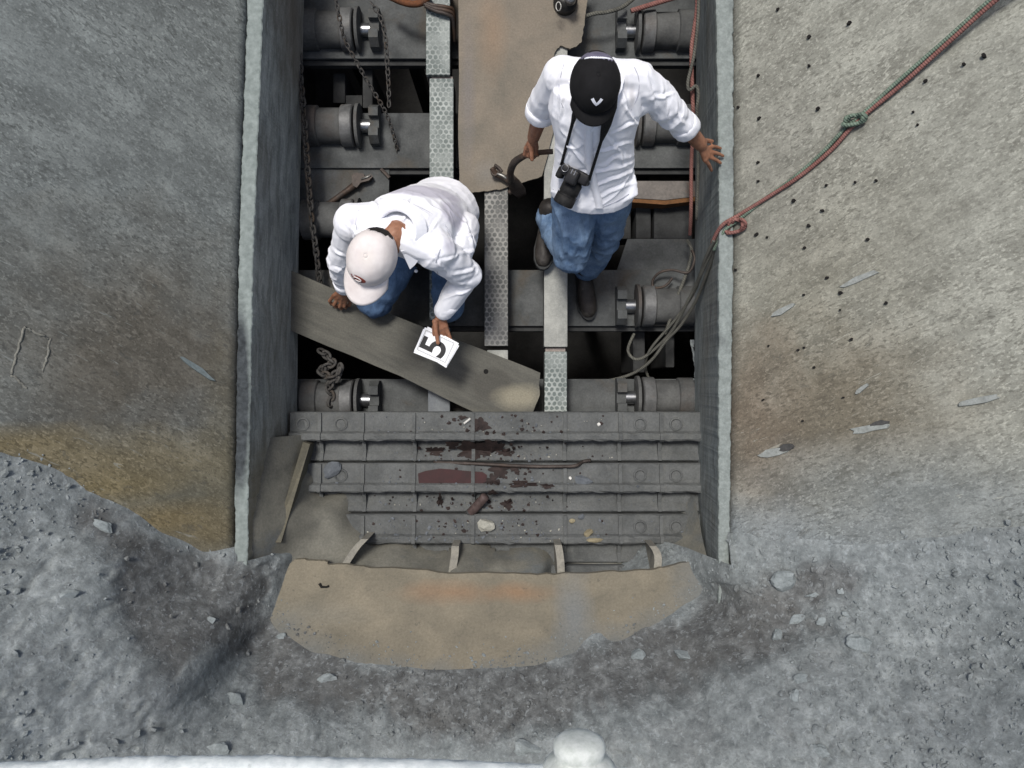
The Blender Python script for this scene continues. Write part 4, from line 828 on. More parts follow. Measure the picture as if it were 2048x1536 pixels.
# --- standing man with the camera
def man_standing():
    per = thing('person', 'man in white shirt, pale jeans and black cap leaning on the right wall', 'person', P(1130, 530, .0))
    H = P(1187, 360, .74); N = P(1192, 152, 1.19); s = (N - H).normalized(); u = Vector((1, .0, -.03)).normalized(); f = u.cross(s) * -1; f = s.cross(u) * -1 if f.y > 0 else f
    if f.y > 0: f = -f
    shR, elR, wrR = P(1120, 150, 1.13), P(1086, 212, .89), P(1067, 275, .67)
    shL, elL, wrL = P(1272, 158, 1.12), P(1342, 222, .95), P(1401, 288, .74)
    hpA, knA, anA = P(1150, 378, .70), P(1142, 512, .41), P(1096, 440, .12)
    hpB, knB, anB = P(1225, 378, .70), P(1208, 478, .33), P(1170, 548, -.08)
    hc = P(1190, 168, 1.33)
    hup = Vector((.02, -.08, .99)).normalized(); hfw = Vector((-.03, -1, -.05))
    # body
    bm = bmesh.new(); head_bm(bm, hc - hup * .03, hup, hfw); capsule(bm, N + s * .01, hc - hup * .07 - Vector((0, -.02, 0)), .062, .055)
    loft(bm, [(H, u * .14, f * .10), (H.lerp(N, .5), u * .13, f * .095), (H.lerp(N, .85), u * .14, f * .09), (N, u * .07, f * .06)])
    chain(bm, [N.lerp(shR, .3), shR, elR, wrR], [.05, .045, .041, .028]); chain(bm, [N.lerp(shL, .3), shL, elL, wrL], [.05, .045, .042, .030])
    chain(bm, [hpA, knA, anA], [.07, .05, .035]); chain(bm, [hpB, knB, anB], [.07, .05, .035])
    fingers(bm, wrL, elL, [[P(1413, 297, .69), P(1424, 293, .668), P(1433, 294, .640), P(1441, 297, .622)], [P(1416, 304, .685), P(1428, 305, .666), P(1438, 308, .640), P(1446, 312, .622)], [P(1415, 312, .68), P(1426, 317, .66), P(1434, 321, .635), P(1441, 326, .622)],
                           [P(1410, 320, .68), P(1417, 328, .65), P(1420, 334, .625), P(1423, 341, .605)], [P(1404, 284, .725), P(1412, 281, .69), P(1424, 283, .655)]])
    fingers(bm, wrR, elR, [[P(1052, 297, .605), P(1049, 309, .575), P(1054, 313, .548), P(1061, 309, .54)], [P(1060, 300, .60), P(1057, 312, .57), P(1061, 315, .545), P(1068, 310, .538)], [P(1067, 300, .60), P(1064, 312, .57), P(1068, 315, .545), P(1074, 309, .54)], [P(1073, 296, .61), P(1072, 308, .58), P(1076, 310, .553), P(1079, 304, .55)],
                           [P(1060, 288, .64), P(1063, 302, .622), P(1064, 319, .60)]])
    from_mesh('body', remesh(bm, .0042, 2), M_skin, per, True)
    for k in (-1, 1):
        bm = bmesh.new(); rt = hfw.cross(hup).normalized(); ellipsoid(bm, hc - hup * .03 + hfw.normalized() * .071 + rt * (.031 * k), Vector((.011, 0, 0)), Vector((0, .011, 0)), Vector((0, 0, .011)), 10); bm_obj('eye', bm, grime('eye_white', (.5, .5, .5), (.6, .6, .6)), per, True)
    # shirt
    bm = bmesh.new(); g = GUP
    loft(bm, [(H - g * .055 + f * .03, u * .182, f * .135), (H - g * .02 + f * .02, u * .186, f * .14), (H + s * .08, u * .170, f * .135), (H.lerp(N, .45), u * .162, f * .13), (H.lerp(N, .72), u * .185, f * .125), (H.lerp(N, .9), u * .165, f * .10), (N + s * .0, u * .085, f * .075)])
    chain(bm, [N.lerp(shR, .25), shR, shR.lerp(elR, .55), elR, elR.lerp(wrR, .12)], [.064, .069, .066, .066, .064]); chain(bm, [N.lerp(shL, .25), shL, shL.lerp(elL, .5), elL, elL.lerp(wrL, .45)], [.064, .072, .070, .063, .055])
    capsule(bm, shR.lerp(H, .22), elR.lerp(shR, .6), .06, .06); capsule(bm, shL.lerp(H, .25), elL.lerp(shL, .55), .07, .06)
    # front tail of the hem
    loft(bm, [(P(1215, 350, .82), u * .12, f * .03), (P(1226, 388, .79), u * .11, f * .028), (P(1208, 412, .785), u * .05, f * .018), (P(1199, 424, .78), u * .012, f * .008)], 16)
    me = remesh(bm, .0046, 8)
    displace(me, folds(.003, 6, 3, [(elL, elL - shL, .13, .0035, 75), (elR, elR - shR, .11, .003, 80), (shL, elL - shL, .1, .0025, 60)], (1, .75, .75)))
    displace(me, creases([(1228, 265, 1305, 232), (1190, 305, 1275, 285), (1150, 352, 1272, 325), (1178, 372, 1276, 342), (1196, 398, 1272, 366), (1112, 165, 1104, 225), (1128, 185, 1120, 240), (1290, 148, 1312, 232), (1322, 175, 1342, 258), (1350, 205, 1372, 262), (1246, 212, 1292, 268, 1.3), (1140, 250, 1130, 330), (1210, 265, 1250, 330), (1240, 175, 1262, 240), (1135, 290, 1175, 335), (1268, 300, 1278, 350), (1300, 200, 1350, 190, .8), (1205, 330, 1262, 310)], 3.0, .0070))
    on_shirt_b['f'] = on_mesh(me)
    M_sh = cloth('shirt_white', lin((.90, .91, .935)), lin((.945, .95, .97)), dirt=.22, stains=[(P(1258, 205, 1.1), (.02, .05, .2), .8, .8, lin((.55, .52, .50)), .55), (P(1245, 190, 1.1), (.015, .06, .2), .8, .8, lin((.60, .58, .58)), .5)])
    sh = from_mesh('shirt', me, M_sh, per, True)
    collar(per, N + s * .005 + f * .01, s, f, .068, .105, .004, M_sh)
    bm = bmesh.new()
    for a, b, r0, nm in ((elR.lerp(wrR, .02), elR.lerp(wrR, .26), .064, 'cuff'), (elL.lerp(wrL, .34), elL.lerp(wrL, .56), .056, 'cuff')):
        bm2 = bmesh.new(); L = (b - a).length; lathe(bm2, [(0, r0 - .004), (.006, r0 + .004), (L * .5, r0 + .005), (L - .006, r0 + .003), (L, r0 - .004), (L * .9, r0 - .014)], a, b - a, 30)
        me2 = bpy.data.meshes.new('cuff'); bmesh.ops.recalc_face_normals(bm2, faces=bm2.faces); bmesh.ops.subdivide_edges(bm2, edges=bm2.edges, cuts=1, use_grid_fill=True); bm2.to_mesh(me2); bm2.free(); displace(me2, lambda p, n: .004 * fbm(p, 30, 3, 2)); from_mesh(nm, me2, M_sh, sh, True, False)
    bm.free(); q = on_shirt_b['f']
    for nm, line, w in (('placket', [(1180, 246), (1177, 280), (1178, 315), (1183, 345), (1190, 375), (1196, 400), (1198, 416)], .016), ('pocket_seam', [(1232, 262), (1262, 256), (1290, 248)], .004)):
        pts = [p_ for p_ in (q(x, y, .004) for x, y in line) if p_ is not None]
        if len(pts) > 2:
            bm = bmesh.new(); sp_ = spline(pts, 6); L_ = [bm.verts.new(p_ - u * w) for p_ in sp_]; R_ = [bm.verts.new(p_ + u * w) for p_ in sp_]
            for i in range(len(sp_) - 1): bm.faces.new((L_[i], R_[i], R_[i + 1], L_[i + 1]))
            o_ = bm_obj(nm, bm, M_sh, sh, True, False); o_.modifiers.new('t', 'SOLIDIFY').thickness = .003
    M_sm = cloth('shirt_seam', lin((.66, .67, .71)), lin((.72, .73, .77)))
    for ln in ([(1128, 128), (1122, 150), (1118, 172), (1120, 196), (1126, 215)], [(1268, 134), (1276, 152), (1278, 175), (1272, 200), (1262, 220)], [(1106, 378), (1130, 390), (1150, 396)], [(1204, 414), (1230, 404), (1258, 388), (1276, 370)]): seam_line_b.append(ln)
    for ln in seam_line_b: seam_line(q, ln, M_sm, sh)
    # jeans
    bm = bmesh.new(); ellipsoid(bm, H - GUP * .03, u * .155, Vector((0, .11, .03)), Vector((0, -.03, .13)))
    chain(bm, [hpA, hpA.lerp(knA, .5), knA], [.098, .098, .086]); chain(bm, [knA, knA.lerp(anA, .5), anA + GUP * .03], [.076, .072, .068])
    chain(bm, [hpB, hpB.lerp(knB, .5), knB, knB.lerp(anB, .6), anB + GUP * .05], [.098, .09, .076, .07, .066])
    me = remesh(bm, .0075, 5); displace(me, creases([(1105, 400, 1170, 420), (1112, 430, 1185, 405), (1130, 450, 1125, 530), (1160, 440, 1168, 530), (1180, 420, 1172, 520), (1145, 470, 1150, 540), (1205, 440, 1245, 425), (1195, 475, 1240, 455), (1190, 500, 1225, 490)], 6, .007)); displace(me, folds(.008, 8, 17, [(knA, knA - hpA, .12, .004, 60), (hpA, knA - hpA, .12, .005, 55), (knB, knB - hpB, .12, .006, 60)], (1.3, .7, .7))); from_mesh('jeans', me, M_denim, per, True)
    boot(per, anA, P(1088, 510, .03), GUP * .7 + Vector((0, 0, .3)), M_boot); boot(per, anB, P(1177, 625, -.15), Vector((0, .05, 1)), M_boot)
    # cap with chevron
    M_blk = cloth('cap_black', (.004, .004, .0045), (.008, .008, .009), 30, .3, sheen=0.); M_gry = cloth('cap_grey', lin((.30, .29, .36)), lin((.40, .39, .46)), 30, .3); M_wh = cloth('cap_print', lin((.85, .86, .9)), lin((.92, .93, .95)), 30, .1)
    def badge(crown, up, fw, rt, o):
        bm = bmesh.new()
        for k in (-1, 1):
            pts = [(0., .74), (.20 * k, .92), (.33 * k, .84), (0., .60)]
            g = []
            for i in range(9):
                for j in range(4):
                    s0, s1 = i / 8, j / 3; A0 = (pts[0][0] + (pts[1][0] - pts[0][0]) * s0, pts[0][1] + (pts[1][1] - pts[0][1]) * s0); A1 = (pts[3][0] + (pts[2][0] - pts[3][0]) * s0, pts[3][1] + (pts[2][1] - pts[3][1]) * s0); q = crown(-(A0[0] + (A1[0] - A0[0]) * s1), A0[1] + (A1[1] - A0[1]) * s1); g.append(bm.verts.new(q + (q - c0).normalized() * .005))
            for i in range(8):
                for j in range(3): bm.faces.new((g[i * 4 + j], g[i * 4 + j + 1], g[i * 4 + j + 5], g[i * 4 + j + 4]))
        bm_obj('chevron', bm, M_wh, o, False, False)
        bm = bmesh.new(); tube(bm, [crown(pi + a, math.acos(min(1., (.60 / cos(a)) ** (1 / .82)))) + up * .002 for a in np.linspace(-.72, .72, 22)], lambda t: .0050 + .0014 * sin(t * 70), 6); bm_obj('piping', bm, M_wh, o, True, False)
    c0 = hc + hup * .015
    cap(per, c0, hup, hfw, 1.0, M_blk, M_blk, badge, M_gry, 'cap', .042)
    return dict(N=N, H=H, s=s, f=f, u=u, hc=hc)
MB = man_standing()

# --- crouching man
def man_crouching():
    per = thing('person', 'crouching man in white shirt and pale cap holding numbered cards over the plank', 'person', P(850, 560, -.15))
    H = P(872, 432, .40); N = P(792, 470, .87); s = (N - H).normalized()
    shR, elR, wrR = P(706, 446, .79), P(682, 520, .55), P(689, 578, .28)
    shL, elL, wrL = P(872, 500, .81), P(934, 550, .60), P(882, 630, .45)
    u = (shL - shR); u = (u - s * u.dot(s)).normalized(); f = s.cross(u); 
    if f.y > 0: f = -f
    hpA, knA, anA = P(838, 448, .38), P(748, 600, .165), P(840, 470, -.06)
    hpB, knB, anB = P(905, 432, .40), P(898, 612, .28), P(905, 545, -.08)
    hc = P(745, 515, .93); hup = Vector((-.06, -.10, .99)).normalized(); hfw = Vector((-.36, -.93, -.15))
    bm = bmesh.new(); head_bm(bm, hc - hup * .03, hup, hfw, 1.05); capsule(bm, N, hc - hup * .05 - hfw * .03, .064, .060)
    loft(bm, [(H, u * .14, f * .10), (H.lerp(N, .5), u * .14, f * .095), (H.lerp(N, .85), u * .14, f * .09), (N, u * .07, f * .06)])
    chain(bm, [N.lerp(shR, .3), shR, elR, wrR], [.05, .045, .041, .030]); chain(bm, [N.lerp(shL, .3), shL, elL, wrL], [.05, .045, .041, .029])
    chain(bm, [hpA, knA, anA], [.07, .05, .035]); chain(bm, [hpB, knB, anB], [.07, .05, .035])
    fingers(bm, wrR, elR, [[P(667, 592, .175), P(659, 602, .135), P(663, 609, .098), P(671, 605, .085)], [P(675, 598, .17), P(668, 610, .13), P(672, 615, .095), P(679, 609, .084)], [P(684, 602, .17), P(679, 614, .13), P(682, 618, .096), P(688, 611, .084)], [P(692, 602, .175), P(689, 613, .135), P(691, 616, .10), P(696, 609, .088)],
                           [P(696, 588, .20), P(701, 600, .15), P(699, 611, .11)]])
    fingers(bm, wrL, elL, [[P(868, 655, .425), P(868, 672, .398), P(874, 688, .388), P(880, 700, .385)], [P(877, 657, .42), P(878, 674, .396), P(884, 690, .387), P(889, 700, .384)], [P(885, 655, .42), P(888, 670, .397), P(893, 684, .388), P(897, 694, .385)], [P(892, 651, .425), P(896, 663, .402), P(900, 675, .392), P(903, 684, .388)],
                           [P(870, 643, .455), P(872, 662, .445), P(876, 686, .428)]])
    from_mesh('body', remesh(bm, .0042, 2), M_skin, per, True)
    rt = hfw.cross(hup).normalized()
    for k in (-1, 1):
        bm = bmesh.new(); ellipsoid(bm, hc - hup * .03 + hfw.normalized() * .075 + rt * (.032 * k), Vector((.011, 0, 0)), Vector((0, .011, 0)), Vector((0, 0, .011)), 10); bm_obj('eye', bm, bpy.data.materials['eye_white'], per, True)
    bm = bmesh.new()
    loft(bm, [(H - s * .10 - f * .03, u * .18, f * .145), (H + s * .02, u * .188, f * .15), (H.lerp(N, .4) - f * .015, u * .188, f * .145), (H.lerp(N, .7) - f * .012, u * .198, f * .135), (H.lerp(N, .9), u * .175, f * .10), (N, u * .085, f * .08)])
    chain(bm, [N.lerp(shR, .25), shR, shR.lerp(elR, .5), elR, elR.lerp(wrR, .5), wrR.lerp(elR, .12)], [.070, .073, .066, .060, .054, .047]); chain(bm, [N.lerp(shL, .25), shL, shL.lerp(elL, .5), elL, elL.lerp(wrL, .5), wrL.lerp(elL, .12)], [.070, .078, .074, .066, .057, .046])
    capsule(bm, shL.lerp(H, .3), elL.lerp(shL, .5), .08, .065); capsule(bm, shR.lerp(H, .3), elR.lerp(shR, .5), .08, .06); capsule(bm, P(930, 455, .52), P(915, 500, .66), .07, .07)
    capsule(bm, shR, H.lerp(N, .7), .085, .13); capsule(bm, shL, H.lerp(N, .7), .085, .12)
    me = remesh(bm, .0046, 9); displace(me, creases([(782, 408, 812, 402), (818, 398, 806, 455, 1.2), (806, 455, 830, 490), (842, 478, 880, 440), (890, 522, 955, 498), (905, 548, 955, 535), (900, 572, 948, 560), (885, 602, 935, 582), (690, 442, 722, 475), (702, 430, 700, 475), (712, 425, 716, 470), (668, 500, 690, 512), (666, 540, 692, 552), (880, 402, 940, 462), (928, 432, 946, 505), (870, 520, 905, 560, 1.2), (740, 395, 760, 440), (850, 400, 900, 440, .7), (905, 480, 950, 470)], 3.0, .0070)); displace(me, folds(.003, 6, 23, [(elL, elL - shL, .14, .004, 75), (elR, elR - shR, .12, .003, 80), (shL, elL - shL, .12, .003, 60)], (.8, .8, 1)))
    me_shirt = me; lilac = lin((.70, .69, .75))  # lilac grey tone for patches on the back and sleeves
    M_sh = cloth('shirt_white_lilac', lin((.90, .91, .935)), lin((.945, .95, .97)), dirt=.22, stains=[(P(840, 390, .62), (.20, .055, .3), .25, .5, lilac, .75), (P(905, 440, .6), (.06, .10, .3), .3, .7, lilac, .75), (P(900, 500, .75), (.035, .05, .2), .35, .8, lilac, .6), (P(712, 445, .8), (.05, .04, .2), .5, .8, lilac, .4)])
    sh = from_mesh('shirt', me, M_sh, per, True)
    collar(per, N + Vector((.012, .018, .015)), (s + Vector((0, 0, .3))).normalized(), f, .078, .118, .012, M_sh, .5, .05)
    for a, b in ((wrR.lerp(elR, .30), wrR.lerp(elR, .06)), (wrL.lerp(elL, .34), wrL.lerp(elL, .06))):
        bm2 = bmesh.new(); L = (b - a).length; r0 = .046; lathe(bm2, [(0, r0 + .006), (L * .5, r0 + .003), (L - .004, r0), (L, r0 - .003), (L * .9, r0 - .012)], a, b - a, 26); me2 = bpy.data.meshes.new('cuff'); bmesh.ops.recalc_face_normals(bm2, faces=bm2.faces); bm2.to_mesh(me2); bm2.free(); displace(me2, lambda p, n: .003 * fbm(p, 30, 2, 2)); from_mesh('cuff', me2, M_sh, sh, True, False)
    bm = bmesh.new(); ellipsoid(bm, H - GUP * .02, u * .16, Vector((0, .12, .03)), Vector((0, -.03, .13)))
    chain(bm, [hpA, hpA.lerp(knA, .5), knA], [.10, .10, .092]); chain(bm, [knA, knA.lerp(anA, .5), anA], [.078, .07, .06]); chain(bm, [hpB, hpB.lerp(knB, .5), knB], [.10, .096, .080]); chain(bm, [knB, knB.lerp(anB, .5), anB + GUP * .03], [.076, .07, .062])
    me = remesh(bm, .0075, 5); displace(me, folds(.008, 8, 37, [(knA, knA - hpA, .12, .004, 60), (hpB, knB - hpB, .14, .005, 60)], (1, 1, .8))); from_mesh('jeans', me, M_denim2, per, True)
    boot(per, anA, P(800, 560, -.12), GUP, M_boot); boot(per, anB, P(880, 640, -.15), Vector((0, .1, 1)), M_boot)
    # pocket, seams
    qq = on_mesh(me_shirt)
    for ln in ([(728, 400), (718, 420), (712, 445), (716, 470)], [(760, 398), (800, 402), (850, 420), (890, 450), (905, 480)], [(895, 470), (880, 500), (872, 525), (876, 548)]): seam_line(qq, ln, bpy.data.materials['shirt_seam'], sh)
    pass; a = qq(838, 530, .002) or P(835, 528, .72); bm = bmesh.new(); box(bm, a, (.05, .030, .012), Matrix.Rotation(-.5, 3, 'Z'), .005); o = bm_obj('pocket_opening', bm, M_hole, sh, False, False)
    bm = bmesh.new(); ellipsoid(bm, (qq(833, 541, .004) or P(832, 542, .725)), Vector((.008, 0, 0)), Vector((0, .008, 0)), Vector((0, 0, .008)), 10); bm_obj('button', bm, M_sh, sh, True, False)
    M_cw = cloth('cap_offwhite', lin((.80, .77, .76)), lin((.87, .85, .84)), 14, .35, stains=[(hc + Vector((.0, -.02, .08)), (.05, .06, .1), .8, .8, lin((.86, .84, .80)), .5)]); M_br = cloth('badge_brown', lin((.40, .14, .09)), lin((.52, .20, .14)), 60, .5)
    c0 = hc + hup * .015
    def badge(crown, up, fw, rt, o):
        bm = bmesh.new(); vs = []
        for rr in (1., .75, .5, .25):
            for i in range(18):
                t_ = 2 * pi * i / 18; p = crown(.12 + .42 * rr * cos(t_), .66 + .18 * rr * sin(t_)); vs.append(bm.verts.new(p + (p - c0).normalized() * .005))
        for k_ in range(3):
            for i in range(18): bm.faces.new((vs[k_ * 18 + i], vs[k_ * 18 + (i + 1) % 18], vs[(k_ + 1) * 18 + (i + 1) % 18], vs[(k_ + 1) * 18 + i]))
        bm.faces.new(vs[54:]); b_ = bm_obj('badge', bm, M_br, o, False, False)
        bm = bmesh.new(); tube(bm, [(lambda p: p + (p - c0).normalized() * .008)(crown(.12 + .19 * cos(t_), .68 + .085 * sin(t_))) for t_ in np.linspace(0, 5.2, 16)], .0022, 5); bm_obj('badge_ring', bm, M_cw, o, False, False)
    cap(per, c0, hup, hfw, 1.12, M_cw, M_cw, badge)
man_crouching()

# ------------------------------------------------------------------ things
# tan floor sheet and plank
t = NT('tan_sheet'); v = t.coord(); a = t.noise(v, 3.5, 7, .65, .4); b = t.noise(v, 16, 6, .65); f = t.noise(v, 110, 4, .7)
col = t.ramp(a, [(.3, lin((.40, .385, .35))), (.7, lin((.495, .46, .41)))])
col = t.mix(t.math('MULTIPLY', t.spot(tuple(P(985, 60, .1)), (.10, .30, .3), .9, .8), .6), col, lin((.52, .44, .36))); col = t.mix(t.math('MULTIPLY', t.spot(tuple(P(935, 180, .1)), (.05, .5, .3), .9, .7), .6), col, lin((.43, .42, .42))); col = t.mix(t.math('MULTIPLY', t.spot(tuple(P(975, 340, .1)), (.10, .10, .3), .9, .9), .6), col, lin((.46, .46, .45)))
col = t.mix(t.math('MULTIPLY', t.ramp(b, [(.62, 0.), (.72, 1.)]), .3), col, lin((.38, .36, .33))); col = t.mix(.3, col, t.ramp(f, [(.3, .25), (.7, .75)]), 'OVERLAY')
M_tan = t.done(col, .85, [(b, .25, .004), (f, .3, .002)])
def ragged(poly, z, n=8, j=.004):
    q = [P(x, y, z) for x, y in poly]; out = []
    for i in range(len(q)):
        a, b = q[i], q[(i + 1) % len(q)]
        for k in range(n): p = a.lerp(b, k / n); out.append((p.x + random.uniform(-j, j), p.y + random.uniform(-j, j)))
    return out
bm = bmesh.new(); prism(bm, ragged([(917, -60), (1180, -60), (1170, 40), (1163, 82), (1155, 92), (1140, 96), (1120, 90), (1108, 105), (1106, 130), (1110, 250), (1084, 352), (1040, 366), (1000, 378), (958, 383), (918, 388), (917, 200)], .05, 5, .003), .026, .044)
tag(bm_obj('floor_sheet', bm, M_tan), 'tan dusty sheet laid over the wear bars beside the camera man', 'sheet')
t = NT('plank_wood'); v = t.coord(); ang = math.atan2(-(745 - 545), 1080 - 590); gr = t.coord(False, -ang * 0 + radians(24), (1.0, 7, 4)); a = t.noise(gr, 5, 7, .6, .5); b = t.noise(v, 5, 6, .6, .3); f = t.noise(v, 120, 3, .7)
col = t.ramp(a, [(.3, lin((.285, .285, .265))), (.7, lin((.355, .352, .325)))]); col = t.mix(t.math('MULTIPLY', t.ramp(b, [(.45, 0.), (.7, 1.)]), .4), col, lin((.40, .395, .365)))
col = t.mix(t.math('MULTIPLY', t.spot(tuple(P(985, 770, .07)), (.12, .10, .3), .3, .6), .6), col, lin((.27, .265, .245))); col = t.mix(t.math('MULTIPLY', t.spot(tuple(P(1040, 795, .07)), (.16, .08, .3), .6, .8), .75), col, lin((.54, .52, .45)))
col = t.mix(.35, col, t.ramp(f, [(.3, .25), (.7, .75)]), 'OVERLAY'); M_plank = t.done(col, .8, [(a, .25, .004), (f, .3, .002)])
bm = bmesh.new(); prism(bm, ragged([(560, 531), (800, 636), (1040, 728), (1081, 746), (1078, 770), (1080, 790), (1066, 824), (1060, 850), (1000, 850), (800, 752), (560, 652)], .065, 5, .0015), .024, .066)
root = thing('plank', 'grey wooden plank laid slantwise over the bars under the crouching man', 'plank', P(820, 690, .06))
o = bm_obj('board', bm, M_plank, root)
bm = bmesh.new(); q = P(972, 743, .0665); lathe(bm, [(0, .013), (.001, .012)], q, (0, 0, 1), 12); bm_obj('knot', bm, M_hole, root)

# numbered cards
M_card = cloth('card_white', lin((.90, .91, .92)), lin((.95, .96, .97)), 20, .02, 60); M_ink = grime('card_ink', (.012, .012, .013), (.02, .02, .022), rough=.6, bump=.02)
cA, cB, cC, cD = P(851, 655, .406), P(916, 685, .406), P(890, 730, .406), P(828, 701, .406); cc = (cA + cB + cC + cD) / 4
ex = ((cB - cA) + (cC - cD)).normalized(); ey = Vector((-ex.y, ex.x, 0)); cw = .168; chh = .122
clab = ['white card bearing a black five, on top of the stack in the hand', 'white card just under the card with the five', 'third white card showing its edge under the five', 'lowest white card of the stack under the five']
for i in range(4):
    rz = math.atan2(ex.y, ex.x) + (0, -.06, .05, -.10)[i]; off = [(0, 0), (.006, .004), (-.002, -.006), (.010, -.002)][i]; c = cc + ex * off[0] + ey * off[1] - Vector((0, 0, .0030 * i))
    root = thing('number_card', clab[i], 'card', c, 'numbered cards', (0, 0, rz))
    bm = bmesh.new(); box(bm, (0, 0, 0), (cw, chh, .0022)); bm_obj('sheet', bm, M_card, root, False, False)
    if i == 0:
        for k, (x, y, w, h) in enumerate([(0, chh / 2 - .010, cw - .02, .0016), (0, -chh / 2 + .010, cw - .02, .0016), (cw / 2 - .010, 0, .0016, chh - .0216), (-cw / 2 + .010, 0, .0016, chh - .0216), (0, chh / 2 - .014, cw - .028, .0008), (0, -chh / 2 + .014, cw - .028, .0008), (cw / 2 - .014, 0, .0008, chh - .029), (-cw / 2 + .014, 0, .0008, chh - .029)]):
            bm = bmesh.new(); box(bm, (x, y, .0014), (w, h, .0006)); bm_obj('border_line', bm, M_ink, root, False, False)
        fc = bpy.data.curves.new('five', 'FONT'); fc.body = '5'; fc.size = .172; fc.align_x = 'CENTER'; fc.align_y = 'CENTER'; fc.offset = .0035; fc.extrude = .0003; to = bpy.data.objects.new('five', fc); COL.objects.link(to)
        dg = bpy.context.evaluated_depsgraph_get(); dg.update(); me = bpy.data.meshes.new_from_object(to.evaluated_get(dg)); bpy.data.objects.remove(to)
        o = from_mesh('numeral', me, M_ink, root, False, False); o.rotation_euler = (0, 0, pi / 2); o.location = (-.002, -.006, .0016)

# camera hanging from the standing man's neck
M_blkp = grime('camera_plastic', (.010, .010, .011), (.022, .022, .023), scale=40, rough=.45, bump=.12, dist=.001); M_rub2 = grime('camera_rubber', (.008, .008, .008), (.016, .016, .016), scale=90, rough=.7, bump=.4, dist=.001); M_met = grime('camera_metal', lin((.5, .5, .52)), lin((.68, .69, .70)), scale=40, rough=.3, bump=.1, metallic=.8)
cl = Vector((-.42, -.80, -.34)).normalized(); cu = Vector((.05, .36, .93)); cu = (cu - cl * cu.dot(cl)).normalized(); cr = cu.cross(cl); CM = Matrix((cr, cl, cu)).transposed(); CP = P(1153, 348, .90)
root = thing('hanging_camera', 'black single lens camera hanging on a strap over the white shirt', 'camera', CP)
cq = lambda r, l, u_: CP + cr * r + cl * l + cu * u_
bm = bmesh.new(); box(bm, cq(0, 0, 0), (.132, .050, .088), CM, .010); bm_obj('body', bm, M_blkp, root, True)
bm = bmesh.new(); box(bm, cq(0, .012, .052), (.052, .062, .034), CM, .010); hp = bm_obj('viewfinder_hump', bm, M_blkp, root, True)
for k in (-1, 1):
    bm = bmesh.new(); box(bm, cq(.007 * k, -.008, .0695), (.003, .020, .003), CM); bm_obj('hot_shoe_rail', bm, M_met, hp, False, False)
bm = bmesh.new(); box(bm, cq(-.058, .022, -.002), (.030, .050, .084), CM, .012); bm_obj('grip', bm, M_rub2, root, True)
bm = bmesh.new(); lathe(bm, [(0, .014), (.010, .014), (.011, .011)], cq(-.042, -.004, .043), cu, 20); bm_obj('mode_dial', bm, M_blkp, root, True)
bm = bmesh.new(); tube(bm, [cq(-.042 + .014 * cos(a), -.004 + .014 * sin(a), .054) for a in np.linspace(0, 2 * pi, 20)[:-1]], .0014, 5, True); bm_obj('dial_ring', bm, M_met, root, True)
bm = bmesh.new(); lathe(bm, [(0, .036), (.012, .037), (.014, .041), (.06, .041), (.062, .038), (.07, .038), (.072, .043), (.108, .044), (.112, .040), (.108, .036), (.085, .030)], cq(.004, .024, -.004), cl, 30); ln = bm_obj('lens', bm, M_rub2, root, True)
bm = bmesh.new(); tube(bm, [cq(.004 + .0425 * cos(a), .092, -.004 + .0425 * sin(a)) for a in np.linspace(0, 2 * pi, 28)[:-1]], .0012, 5, True); bm_obj('focus_ring', bm, M_blkp, ln, True, False)
nk = MB['N']
lug = [cq(-.066, -.004, .034), cq(.066, -.004, .034)]
qs = on_shirt_b['f']
def via(pts, off): return [w for w in (qs(x, y, off) for x, y in pts) if w is not None]
def taut(a, b, lift):                                    # pulled straight, just off the cloth
    out = []
    for k in range(9):
        p = a.lerp(b, k / 8); px = 1024 + p.x / (CAMH - p.z) * F; py = 768 - p.y / (CAMH - p.z) * F; q = qs(px, py, lift); out.append(q if q is not None and q.z > p.z else p)
    return out
s1 = taut(lug[0], P(1149, 232, 1.20), .008) + [P(1153, 215, 1.235), P(1162, 190, 1.25), P(1168, 165, 1.24)]; s2 = taut(lug[1], P(1218, 232, 1.20), .008) + [P(1224, 214, 1.24), P(1226, 190, 1.25), P(1215, 165, 1.24)]
def strap(pts, w0, w1, a0, a1):
    bm = bmesh.new(); n = len(pts); L = []; R = []
    for i, p in enumerate(pts):
        t_ = i / (n - 1); d = (pts[min(i + 1, n - 1)] - pts[max(i - 1, 0)]).normalized(); vw = (Vector((0, 0, CAMH)) - p).normalized(); sd = d.cross(MB['f'] + Vector((0, 0, .6))).normalized(); w = w0 + (w1 - w0) * min(1, max(0, (t_ - a0) / (a1 - a0)))
        L.append(bm.verts.new(p + sd * w)); R.append(bm.verts.new(p - sd * w))
    for i in range(n - 1): bm.faces.new((L[i], R[i], R[i + 1], L[i + 1]))
    o = bm_obj('strap', bm, M_rub2, root, True); md = o.modifiers.new('t', 'SOLIDIFY'); md.thickness = .003; return o
strap(s1, .006, .011, .62, .7); strap(s2, .006, .019, .5, .58)

